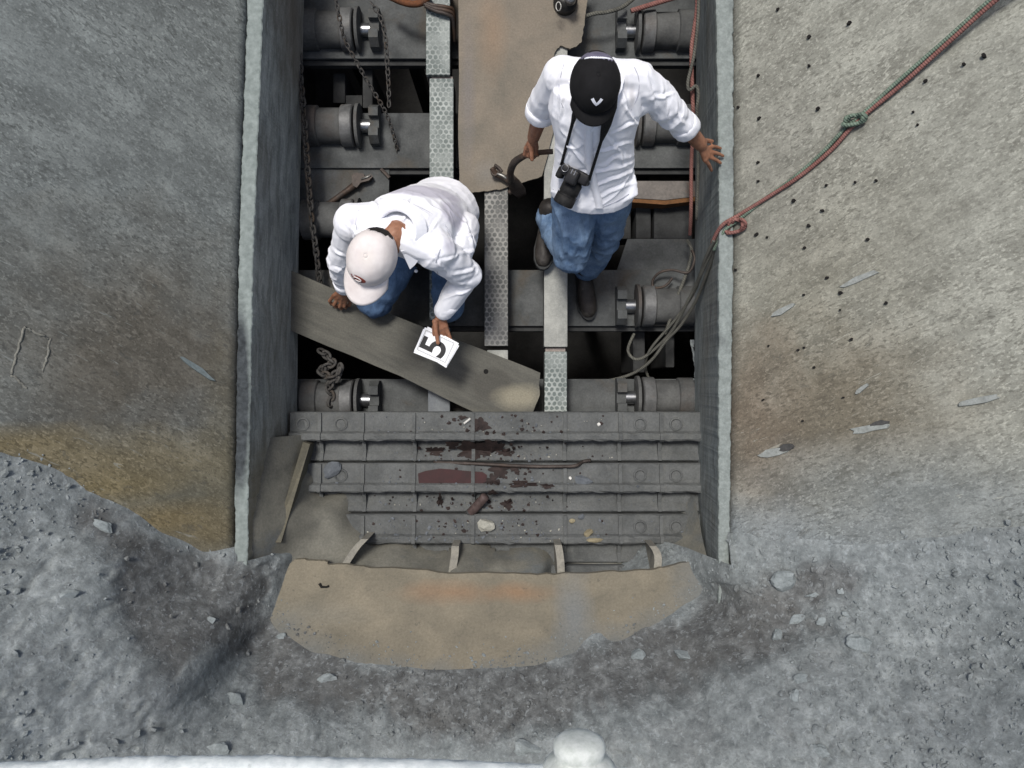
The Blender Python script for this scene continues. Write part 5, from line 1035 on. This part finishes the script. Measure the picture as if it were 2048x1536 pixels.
# tongs-like hook held over the sheet
M_tool = grime('tool_steel', lin((.20, .18, .17)), lin((.32, .29, .27)), lin((.34, .26, .20)), scale=14, rough=.6, bump=.4, metallic=.3); M_bright = grime('tool_bright', lin((.46, .46, .45)), lin((.62, .62, .60)), scale=18, rough=.4, metallic=.6)
root = thing('hook_bar', 'dark curved hook bar held in the hand of the camera man', 'tool', P(1030, 345, .2))
bm = bmesh.new(); tube(bm, spline([P(1106, 303, .57), P(1080, 305, .565), P(1060, 308, .562), P(1044, 314, .53), P(1028, 326, .46), P(1021, 345, .35), P(1023, 362, .24)], 8), lambda t_: .012 + .006 * max(0, sin((t_ - .3) * 4)), 10); bm_obj('handle', bm, M_tool, root, True)
bm = bmesh.new(); loft(bm, [(P(1020, 350, .26), Vector((.02, 0, 0)), Vector((0, 0, .02))), (P(1028, 366, .2), Vector((.032, .008, 0)), Vector((0, .005, .026))), (P(1036, 380, .15), Vector((.036, .012, 0)), Vector((0, .005, .022))), (P(1044, 392, .1), Vector((.022, .01, 0)), Vector((0, .004, .012)))], 14); bm_obj('blade', bm, M_tool, root, True)
root = thing('shackle', 'worn steel shackle hooked on the edge of the tan sheet', 'shackle', P(1005, 355, .08))
bm = bmesh.new(); tube(bm, spline([P(984, 336, .10), P(992, 348, .085), P(1006, 354, .08), P(1020, 364, .085), P(1026, 378, .08), P(1018, 386, .07)], 8), lambda t_: .016 - .004 * abs(t_ - .5), 10); bm_obj('bow', bm, M_tool, root, True)
bm = bmesh.new(); tube(bm, spline([P(990, 330, .10), P(998, 336, .11), P(1004, 344, .11)], 6), .008, 8); bm_obj('pin', bm, M_tool, root, True)
bm = bmesh.new(); tube(bm, spline([P(993, 347, .098), P(1004, 351, .098), P(1014, 358, .1)], 6), lambda t_: .009 * sin(pi * (t_ * .9 + .05)), 8); bm_obj('worn_face', bm, M_bright, root, True)
tube_pts = [P(990 + 7 * cos(a), 343 + 8 * sin(a), .095) for a in np.linspace(0, 2 * pi, 16)[:-1]]; bm = bmesh.new(); tube(bm, tube_pts, .006, 7, True); bm_obj('eye_ring', bm, M_tool, root, True)
# wrench behind the crouching man
root = thing('wrench', 'long steel wrench lying on the deck plate behind the crouching man', 'wrench', P(690, 385, -.18))
bm = bmesh.new(); tube(bm, [P(640, 418, -.175), P(668, 400, -.175), P(695, 381, -.172), P(712, 368, -.17)], lambda t_: .014 + .006 * t_, 8); bm_obj('shank', bm, M_tool, root, True)
bm = bmesh.new(); prism(bm, [(p.x, p.y) for p in [P(x, y, -.16) for x, y in [(706, 372), (704, 352), (712, 346), (728, 348), (730, 354), (742, 348), (746, 354), (738, 362), (722, 366), (714, 376)]]], -.185, -.15); bm_obj('jaw', bm, M_tool, root)
bm = bmesh.new(); tube(bm, [P(722, 358, -.148), P(735, 354, -.148), P(742, 350, -.148)], .006, 6); bm_obj('bright_edge', bm, M_bright, root, True)
bm = bmesh.new(); tube(bm, [P(762, 338, -.19), P(770, 346, -.19), P(779, 356, -.19)], .010, 8); tag(bm_obj('steel_pin', bm, M_tool), 'short dark steel pin at the corner of the deck plate behind the crouching man', 'pin')

# machine bits at the top edge of the frame
M_oil = grime('oily_steel', (.012, .012, .012), (.05, .048, .045), lin((.40, .38, .36)), scale=14, rough=.5, bump=.5)
root = thing('hydraulic_jack', 'small black oily jack standing on the tan sheet at the frame edge', 'jack', P(1128, 12, .06))
bm = bmesh.new(); lathe(bm, [(0, .062), (.05, .062), (.06, .05), (.10, .048), (.104, .036)], P(1130, 8, .046), (0, 0, 1), 22); bm_obj('base', bm, M_oil, root, True)
bm = bmesh.new(); lathe(bm, [(0, .03), (.05, .03)], P(1140, 0, .14), (0, 0, 1), 18); bm_obj('ram', bm, M_met, root, True)
bm = bmesh.new(); tube(bm, [P(1117 + 5 * cos(a), 13 + 9 * sin(a), .165) for a in np.linspace(0, 2 * pi, 14)[:-1]], .004, 6, True); bm_obj('lifting_ring', bm, M_bright, root, True)
root = thing('sling_shackle', 'rusty shackle with wire rope round the upper wear bar', 'shackle', P(850, 5, .06))
bm = bmesh.new(); tube(bm, spline([P(770, -12, .03), P(800, 2, .05), P(825, 8, .06), P(845, 4, .06), P(860, -10, .06)], 8), .018, 9); bm_obj('bow', bm, grime('orange_rust', lin((.30, .20, .14)), lin((.44, .27, .16)), lin((.20, .17, .15)), scale=20), root, True)
for k in range(3):
    bm = bmesh.new(); tube(bm, spline([P(842 + 4 * k, 2 + 5 * k, .06), P(865 + 3 * k, 10 + 6 * k, .055), P(892, 14 + 7 * k, .055), P(906, 22 + 9 * k, .02), P(909, 60 + 12 * k, -.08)], 8), .010, 7); bm_obj('wire_rope', bm, M_tool, root, True)

# chains
M_chain = grime('chain_rust', lin((.20, .195, .19)), lin((.31, .305, .295)), lin((.27, .235, .20)), scale=40, rough=.8, bump=.3)
def link_mesh(L, Wd, r, name):
    bm = bmesh.new(); h = L / 2 - Wd / 2; pts = []
    for i in range(6): a = -pi / 2 + pi * i / 5; pts.append(Vector((h + cos(a) * Wd / 2, sin(a) * Wd / 2, 0)))
    for i in range(6): a = pi / 2 + pi * i / 5; pts.append(Vector((-h + cos(a) * Wd / 2, sin(a) * Wd / 2, 0)))
    tube(bm, pts, r, 6, True); bmesh.ops.recalc_face_normals(bm, faces=bm.faces); me = bpy.data.meshes.new(name); bm.to_mesh(me); bm.free(); me.materials.append(M_chain); me.polygons.foreach_set('use_smooth', [True] * len(me.polygons)); return me
def make_chain(path, L, Wd, r, label):
    me = link_mesh(L, Wd, r, 'link'); root = thing('chain', label, 'chain', path[0]); step = L - 2 * r * 1.1; acc = 0; pos = [path[0]]
    pts = spline(path, 40); nxt = step; i = 0; d = 0
    for a, b in zip(pts, pts[1:]):
        seg = (b - a).length
        while d + seg >= nxt: pos.append(a.lerp(b, (nxt - d) / seg)); nxt += step
        d += seg
    for i in range(len(pos) - 1):
        c = (pos[i] + pos[i + 1]) / 2; x = (pos[i + 1] - pos[i]).normalized(); q = Vector((0, 0, 1)) - x * x.z
        q = q.normalized() if q.length > .05 else Vector((0, 1, 0)); y = q.cross(x); ro = (.45 if i % 2 else -1.12) + random.uniform(-.25, .25); y2 = y * cos(ro) + q * sin(ro); z2 = x.cross(y2)
        o = bpy.data.objects.new('link', me); link(o, root); M = Matrix((x, y2, z2)).transposed().to_4x4(); M.translation = c - root.location; o.matrix_local = M
make_chain([P(598, 100, -.02), P(604, 180, .0), P(610, 260, .02), P(616, 350, .02), P(624, 440, .0), P(632, 500, -.03), P(640, 570, -.08)], .044, .027, .0062, 'heavy hoist chain hanging along the left skirt wall')
make_chain([P(668, -20, .35), P(682, 50, .28), P(692, 85, .22), P(722, 140, .15), P(745, 180, .08), P(770, 222, .0), P(785, 262, -.08), P(797, 310, -.2)], .030, .0185, .0034, 'thin chain slanting down from the upper left roller')
make_chain([P(742, 5, .12), P(760, 32, .1), P(770, 70, .08), P(774, 120, .05), P(777, 170, .02), P(778, 215, .0)], .034, .021, .0036, 'thin chain hanging straight beside the upper left beam')
make_chain([P(640, 700, -.04), P(655, 712, -.02), P(668, 725, -.02), P(650, 735, -.03), P(640, 745, -.05), P(662, 752, -.02), P(678, 745, 0), P(682, 730, 0), P(672, 760, -.03), P(655, 772, -.05), P(664, 790, -.06), P(660, 810, -.05)], .052, .036, .008, 'heap of chain piled over the roller below the plank')

# ropes and hoses
def rope_mat(name, c1, c2):
    t = NT(name); v = t.coord(); w = t.node('ShaderNodeTexWave'); w.wave_type = 'BANDS'; w.bands_direction = 'DIAGONAL'; w.inputs['Scale'].default_value = 40; w.inputs['Distortion'].default_value = 1.5; t.L(v, w.inputs['Vector']); a = t.noise(v, 20, 5, .6)
    return t.done(t.mix(t.math('MULTIPLY', w.outputs['Fac'], .5), t.ramp(a, [(.3, c1), (.7, c2)]), tuple(x * .55 for x in c1)), .85, [(w.outputs['Fac'], .5, .004)])
M_red = rope_mat('rope_red', lin((.45, .30, .28)), lin((.58, .42, .39))); M_grn = rope_mat('rope_green', lin((.36, .42, .37)), lin((.49, .56, .50))); M_hose = rope_mat('rope_dusty', lin((.30, .30, .28)), lin((.42, .42, .39)))
hp_ = lambda x, y, h=.02: hit_plate(x, y, h)
def rope(name, pts, r, m, label, n=10):
    bm = bmesh.new(); tube(bm, spline(pts, n), r, 8); return tag(bm_obj(name, bm, m, None, True), label, 'rope')
rope('rope', [hp_(2075, -60, .10), hp_(1990, 2, .08), hp_(1900, 82, .055), hp_(1800, 172, .035), hp_(1735, 225, .026), hp_(1700, 258, .026), hp_(1660, 302, .02), hp_(1600, 352, .018), hp_(1530, 398, .018), hp_(1478, 430, .018), P(1450, 446, .625), P(1436, 462, .60), P(1424, 486, .55)], .0088, M_red, 'faded red rope running down over the pale plate to the pit edge')
rope('rope', [hp_(2062, -62, .09), hp_(1978, 2, .07), hp_(1886, 84, .05), hp_(1792, 166, .035), hp_(1742, 212, .03), hp_(1716, 236, .03), hp_(1690, 257, .02), hp_(1648, 302, .012), hp_(1592, 352, .010), hp_(1535, 394, .010), hp_(1482, 436, .010), P(1452, 458, .612), P(1440, 478, .58), P(1428, 500, .53)], .0080, M_grn, 'faded green rope lying beside the red one, carrying the green knot')
rope('cable', [P(1428, 480, .57), P(1410, 520, .45), P(1396, 560, .30), P(1372, 610, .15), P(1345, 660, .02), P(1318, 690, -.05), P(1285, 716, -.1), P(1265, 716, -.12), P(1256, 698, -.14), P(1268, 668, -.18)], .0085, M_hose, 'dusty grey cable curling into a loop above the lower right roller')
rope('cable', [P(1432, 490, .55), P(1422, 525, .44), P(1408, 562, .32), P(1390, 605, .18), P(1362, 650, .05), P(1332, 682, -.02), P(1305, 718, -.08), P(1275, 742, -.14), P(1240, 756, -.18), P(1195, 765, -.2)], .0085, M_hose, 'dusty grey cable running out along the lower cross beam')
rope('cable', [P(1436, 475, .57), P(1404, 545, .38), P(1385, 590, .2), P(1350, 640, .05), P(1300, 700, -.06), P(1292, 740, -.2), P(1310, 780, -.25)], .0075, M_hose, 'dusty grey cable hanging down behind the looped one')
def knot(c, r, m, label, off):
    bm = bmesh.new(); n = 40
    for k in (0, 1):
        pts = [c + off(cos(a) * 1.0 + .25 * cos(2 * a + k), sin(a) * .62, .25 * sin(3 * a + k * 2)) * r * (1 - .12 * k) for a in np.linspace(0, 2 * pi, n)[:-1]]
        tube(bm, pts, .0082, 8, True)
    tag(bm_obj('rope_knot', bm, m, None, True), label, 'knot')
u_, v_, n_ = plate_frame(None, 1)
knot(hp_(1706, 240, .05), .040, M_grn, 'green rope knot lying on the pale hopper plate', lambda a, b, c: (u_ * a + v_ * b * .8 + u_ * b * .3) + n_ * c)
knot(hp_(1470, 452, .04), .050, M_red, 'red rope knot at the edge of the right skirt wall', lambda a, b, c: (u_ * a * .8 + v_ * b + u_ * b * .4) + n_ * c)
rope('hose', [P(1394, -40, .42), P(1394, 15, .40), P(1388, 60, .38), P(1383, 100, .36), P(1384, 160, .33), P(1386, 215, .30), P(1388, 240, .25), P(1383, 320, .1), P(1382, 420, .02), P(1380, 470, -.05)], .010, M_red, 'dusty red hose hanging along the right skirt wall at the top')
rope('hose', [P(1398, -40, .44), P(1396, 40, .42), P(1388, 110, .38), P(1376, 162, .36), P(1379, 180, .36), P(1392, 172, .36), P(1397, 190, .35), P(1394, 225, .32), P(1396, 330, .12), P(1393, 440, .02)], .008, M_hose, 'grey looped hose hanging beside the red hose under the hand')
rope('hose', [P(1374, 480, -.06), P(1383, 500, -.05), P(1378, 530, -.07), P(1366, 565, -.08), P(1352, 600, -.08), P(1340, 640, -.1), P(1330, 668, -.12)], .009, M_hose, 'grey rope tail hanging from the frayed loop in front of the lower roller')
rope('hose', [P(1384, 500, -.04), P(1389, 520, -.04), P(1376, 545, -.06), P(1345, 540, -.08), P(1320, 545, -.1), P(1306, 560, -.12), P(1308, 575, -.12), P(1330, 572, -.12), P(1345, 556, -.11)], .007, M_tool, 'dark wire loop lying on the deck plate by the right skirt wall')
rope('hose', [P(1166, 34, .0), P(1190, 27, .01), P(1215, 24, .01), P(1245, 14, .0), P(1275, -10, -.02)], .011, M_hose, 'grey hose curving behind the jack at the top edge of the pit')
rope('red_pipe', [P(1262, 22, -.02), P(1300, 10, -.02), P(1360, -8, -.02), P(1400, -20, -.02)], .014, M_red, 'dark red pipe crossing above the polished upper right roller')

# debris on the pans
root = thing('bent_rod', 'bent steel rod lying along the pans above the dark red pool', 'rod', on_pan(1000, 926))
pts = spline([on_pan(868, 924, .02), on_pan(960, 927, .02), on_pan(1060, 932, .02), on_pan(1130, 932, .022), on_pan(1152, 930, .025), on_pan(1165, 922, .035), on_pan(1180, 919, .04)], 8)
bm = bmesh.new(); tube(bm, pts, .009, 8); bm_obj('bar', bm, M_tool, root, True)
root = thing('brown_tube', 'short dark brown tube lying in the third pan', 'tube', on_pan(955, 1008))
bm = bmesh.new(); a, b = on_pan(940, 1026, .03), on_pan(972, 990, .035); lathe(bm, [(0, .020), (.01, .024), ((b - a).length - .01, .024), ((b - a).length, .018)], a, b - a, 18); bm_obj('barrel', bm, grime('tube_brown', lin((.20, .16, .15)), lin((.34, .29, .28)), scale=20, rough=.6), root, True)
bm = bmesh.new(); lathe(bm, [(0, .026), (.014, .026)], a, b - a, 18); bm_obj('end_ring', bm, M_dark, root, True)
def lump(name, px, py, a, b, h, m, label, cat, seed, ang=0., lift=.0):
    p = on_pan(px, py); k = (CAMH - p.z) / F; v, f = rock_mesh(seed, 2, .35); v = v * np.array([a * k, b * k, h]); R = np.array(Matrix.Rotation(ang, 3, 'Z')); v = v @ R.T + np.array(p) + np.array([0, 0, h * .55 + lift]); return tag(mesh_obj(name, v, f, m), label, cat)
M_pale = grime('pale_lump', lin((.50, .50, .47)), lin((.64, .64, .60)), scale=14, rough=.9, bump=.6); M_slate = grime('slate', lin((.30, .32, .34)), lin((.41, .43, .45)), scale=10, rough=.85); M_buff = grime('buff_stone', lin((.45, .42, .34)), lin((.55, .52, .43)), scale=12)
lump('pale_rock', 976, 1050, 18, 20, .03, M_pale, 'crumpled pale lump on the third pan below the brown tube', 'rock', 201)
lump('slate_slab', 664, 940, 32, 16, .022, M_slate, 'flat grey slab of stone by the left end of the second pan', 'rock', 202, .35)
lump('slate_slab', 1165, 960, 22, 14, .016, M_slate, 'blue grey flat stone in the second pan right of the rod end', 'rock', 203, -.3)
lump('buff_rock', 1176, 1066, 13, 10, .022, M_buff, 'buff stone on the third pan right of the pale lump', 'rock', 204)
lump('buff_rock', 1144, 1041, 9, 7, .014, M_buff, 'small buff stone on the third pan above the larger buff one', 'rock', 205)
lump('buff_rock', 1190, 1080, 16, 5, .012, M_buff, 'flat buff chip at the lower edge of the third pan', 'rock', 206)
lump('grey_rock', 1162, 1034, 9, 10, .012, M_slate, 'small grey stone beside the small buff one on the third pan', 'rock', 207)
M_white = grime('white_bit', lin((.72, .72, .70)), lin((.84, .84, .82)), scale=30, rough=.8)
bm = bmesh.new(); tube(bm, [on_pan(928, 847, .008), on_pan(941, 837, .009)], .006, 7); tag(bm_obj('white_stub', bm, M_white, None, True), 'small white stub lying on the first pan below the plank end', 'stub')
for px, py, r in [(1140, 956, 4), (1197, 849, 4)]: lump('pebble', px, py, r, r, .011, M_white, 'round white pebble in the second pan beside the blue grey stone' if py > 900 else 'round pale pebble on the first pan right of the spots', 'pebble', int(px))
pp_, ss_ = [], []
for i in range(420):
    g = random.random(); x = random.gauss(990, 90) if g < .5 else (random.uniform(740, 1090) if g < .8 else random.uniform(620, 1380)); y = random.choice([random.uniform(832, 868), random.uniform(905, 922), random.uniform(955, 975), random.uniform(995, 1022), random.uniform(1036, 1082), random.uniform(1036, 1082), random.uniform(1040, 1085)])
    p = on_pan(x, y, .003); pp_.append(np.array(p)); ss_.append(min(.0035 / random.random() ** .35, .012))
Vd, Fd = scatter(np.array(pp_), ss_); tag(mesh_obj('debris', Vd, Fd, M_slate), 'grit and small chips strewn over the pans', 'debris', kind='stuff')
pp_ = [np.array(on_pan(random.gauss(1000, 110), random.choice([845, 860, 915, 962, 1010, 1045, 1060, 1075]) + random.uniform(-8, 8), .003)) for i in range(60)]
Vd, Fd = scatter(np.array(pp_), [random.uniform(.003, .007) for _ in pp_]); tag(mesh_obj('pale_debris', Vd, Fd, M_pale), 'pale chips scattered among the grit on the pans', 'debris', kind='stuff')

# handrail at the viewer's edge
M_rail = grime('handrail_paint', lin((.80, .83, .83)), lin((.93, .95, .94)), lin((.66, .69, .68)), scale=40, c3scale=14, c3at=(.6, .68), rough=.75, bump=.5, dist=.003, rnd=False)
ZR = CAMH - .96; root = thing('handrail', 'white painted handrail with a ball fitting along the lower frame edge', 'handrail', P(1024, 1560, ZR))
RR = .030
def rp(px, py): p = P(px, py, ZR); return p - Vector((0, RR, 0))
pts_ = spline([rp(-2600, 1600), rp(-800, 1548), rp(0, 1529), rp(200, 1520), rp(420, 1515), rp(700, 1519), rp(1000, 1529), rp(1400, 1550), rp(2048, 1600), rp(4400, 1800)], 60)
bm = bmesh.new(); tube(bm, pts_, RR, 32); bmesh.ops.recalc_face_normals(bm, faces=bm.faces); me = bpy.data.meshes.new('pipe'); bm.to_mesh(me); bm.free(); displace(me, lambda p, n: .0022 * fbm(p, 45, 4, 6) + .001 * fbm(p, 160, 2, 9)); from_mesh('pipe', me, M_rail, root, True)
M_fit = grime('fitting_paint', lin((.70, .72, .70)), lin((.79, .81, .79)), scale=25, rough=.8, bump=.4, dist=.003)
c = P(1158, 1533, ZR) + Vector((0, -.01, .0)); bm = bmesh.new(); lathe(bm, [(-.02, .030), (-.012, .044), (0, .0455), (.010, .044), (.017, .038), (.021, .030), (.024, .0285), (.028, .0305), (.036, .0315), (.042, .0295), (.046, .023), (.048, .010)], c, (0, 1, .08), 32); bm_obj('ball_fitting', bm, M_fit, root, True)
for px in (-1500, 3200):
    a = rp(px, 1580); bm = bmesh.new(); tube(bm, [a, a - GUP * 1.1], .026, 14); bm_obj('post', bm, M_rail, root, True)
bm = bmesh.new(); q = P(1024, 1536, ZR) - GUP * 1.1; box(bm, (q.x, q.y - 1.75, q.z - .25), (5.6, 2.2, .12), Matrix.Rotation(-TILT, 3, 'X')); tag(bm_obj('walkway', bm, M_conc), kind='structure')

# ------------------------------------------------------------------ turn the whole deck frame so that world z is vertical
for o in list(S.objects):
    if o.parent is None and o.type not in ('CAMERA', 'LIGHT'):
        o.matrix_world = ROT @ (Matrix.LocRotScale(o.location, o.rotation_euler, o.scale))
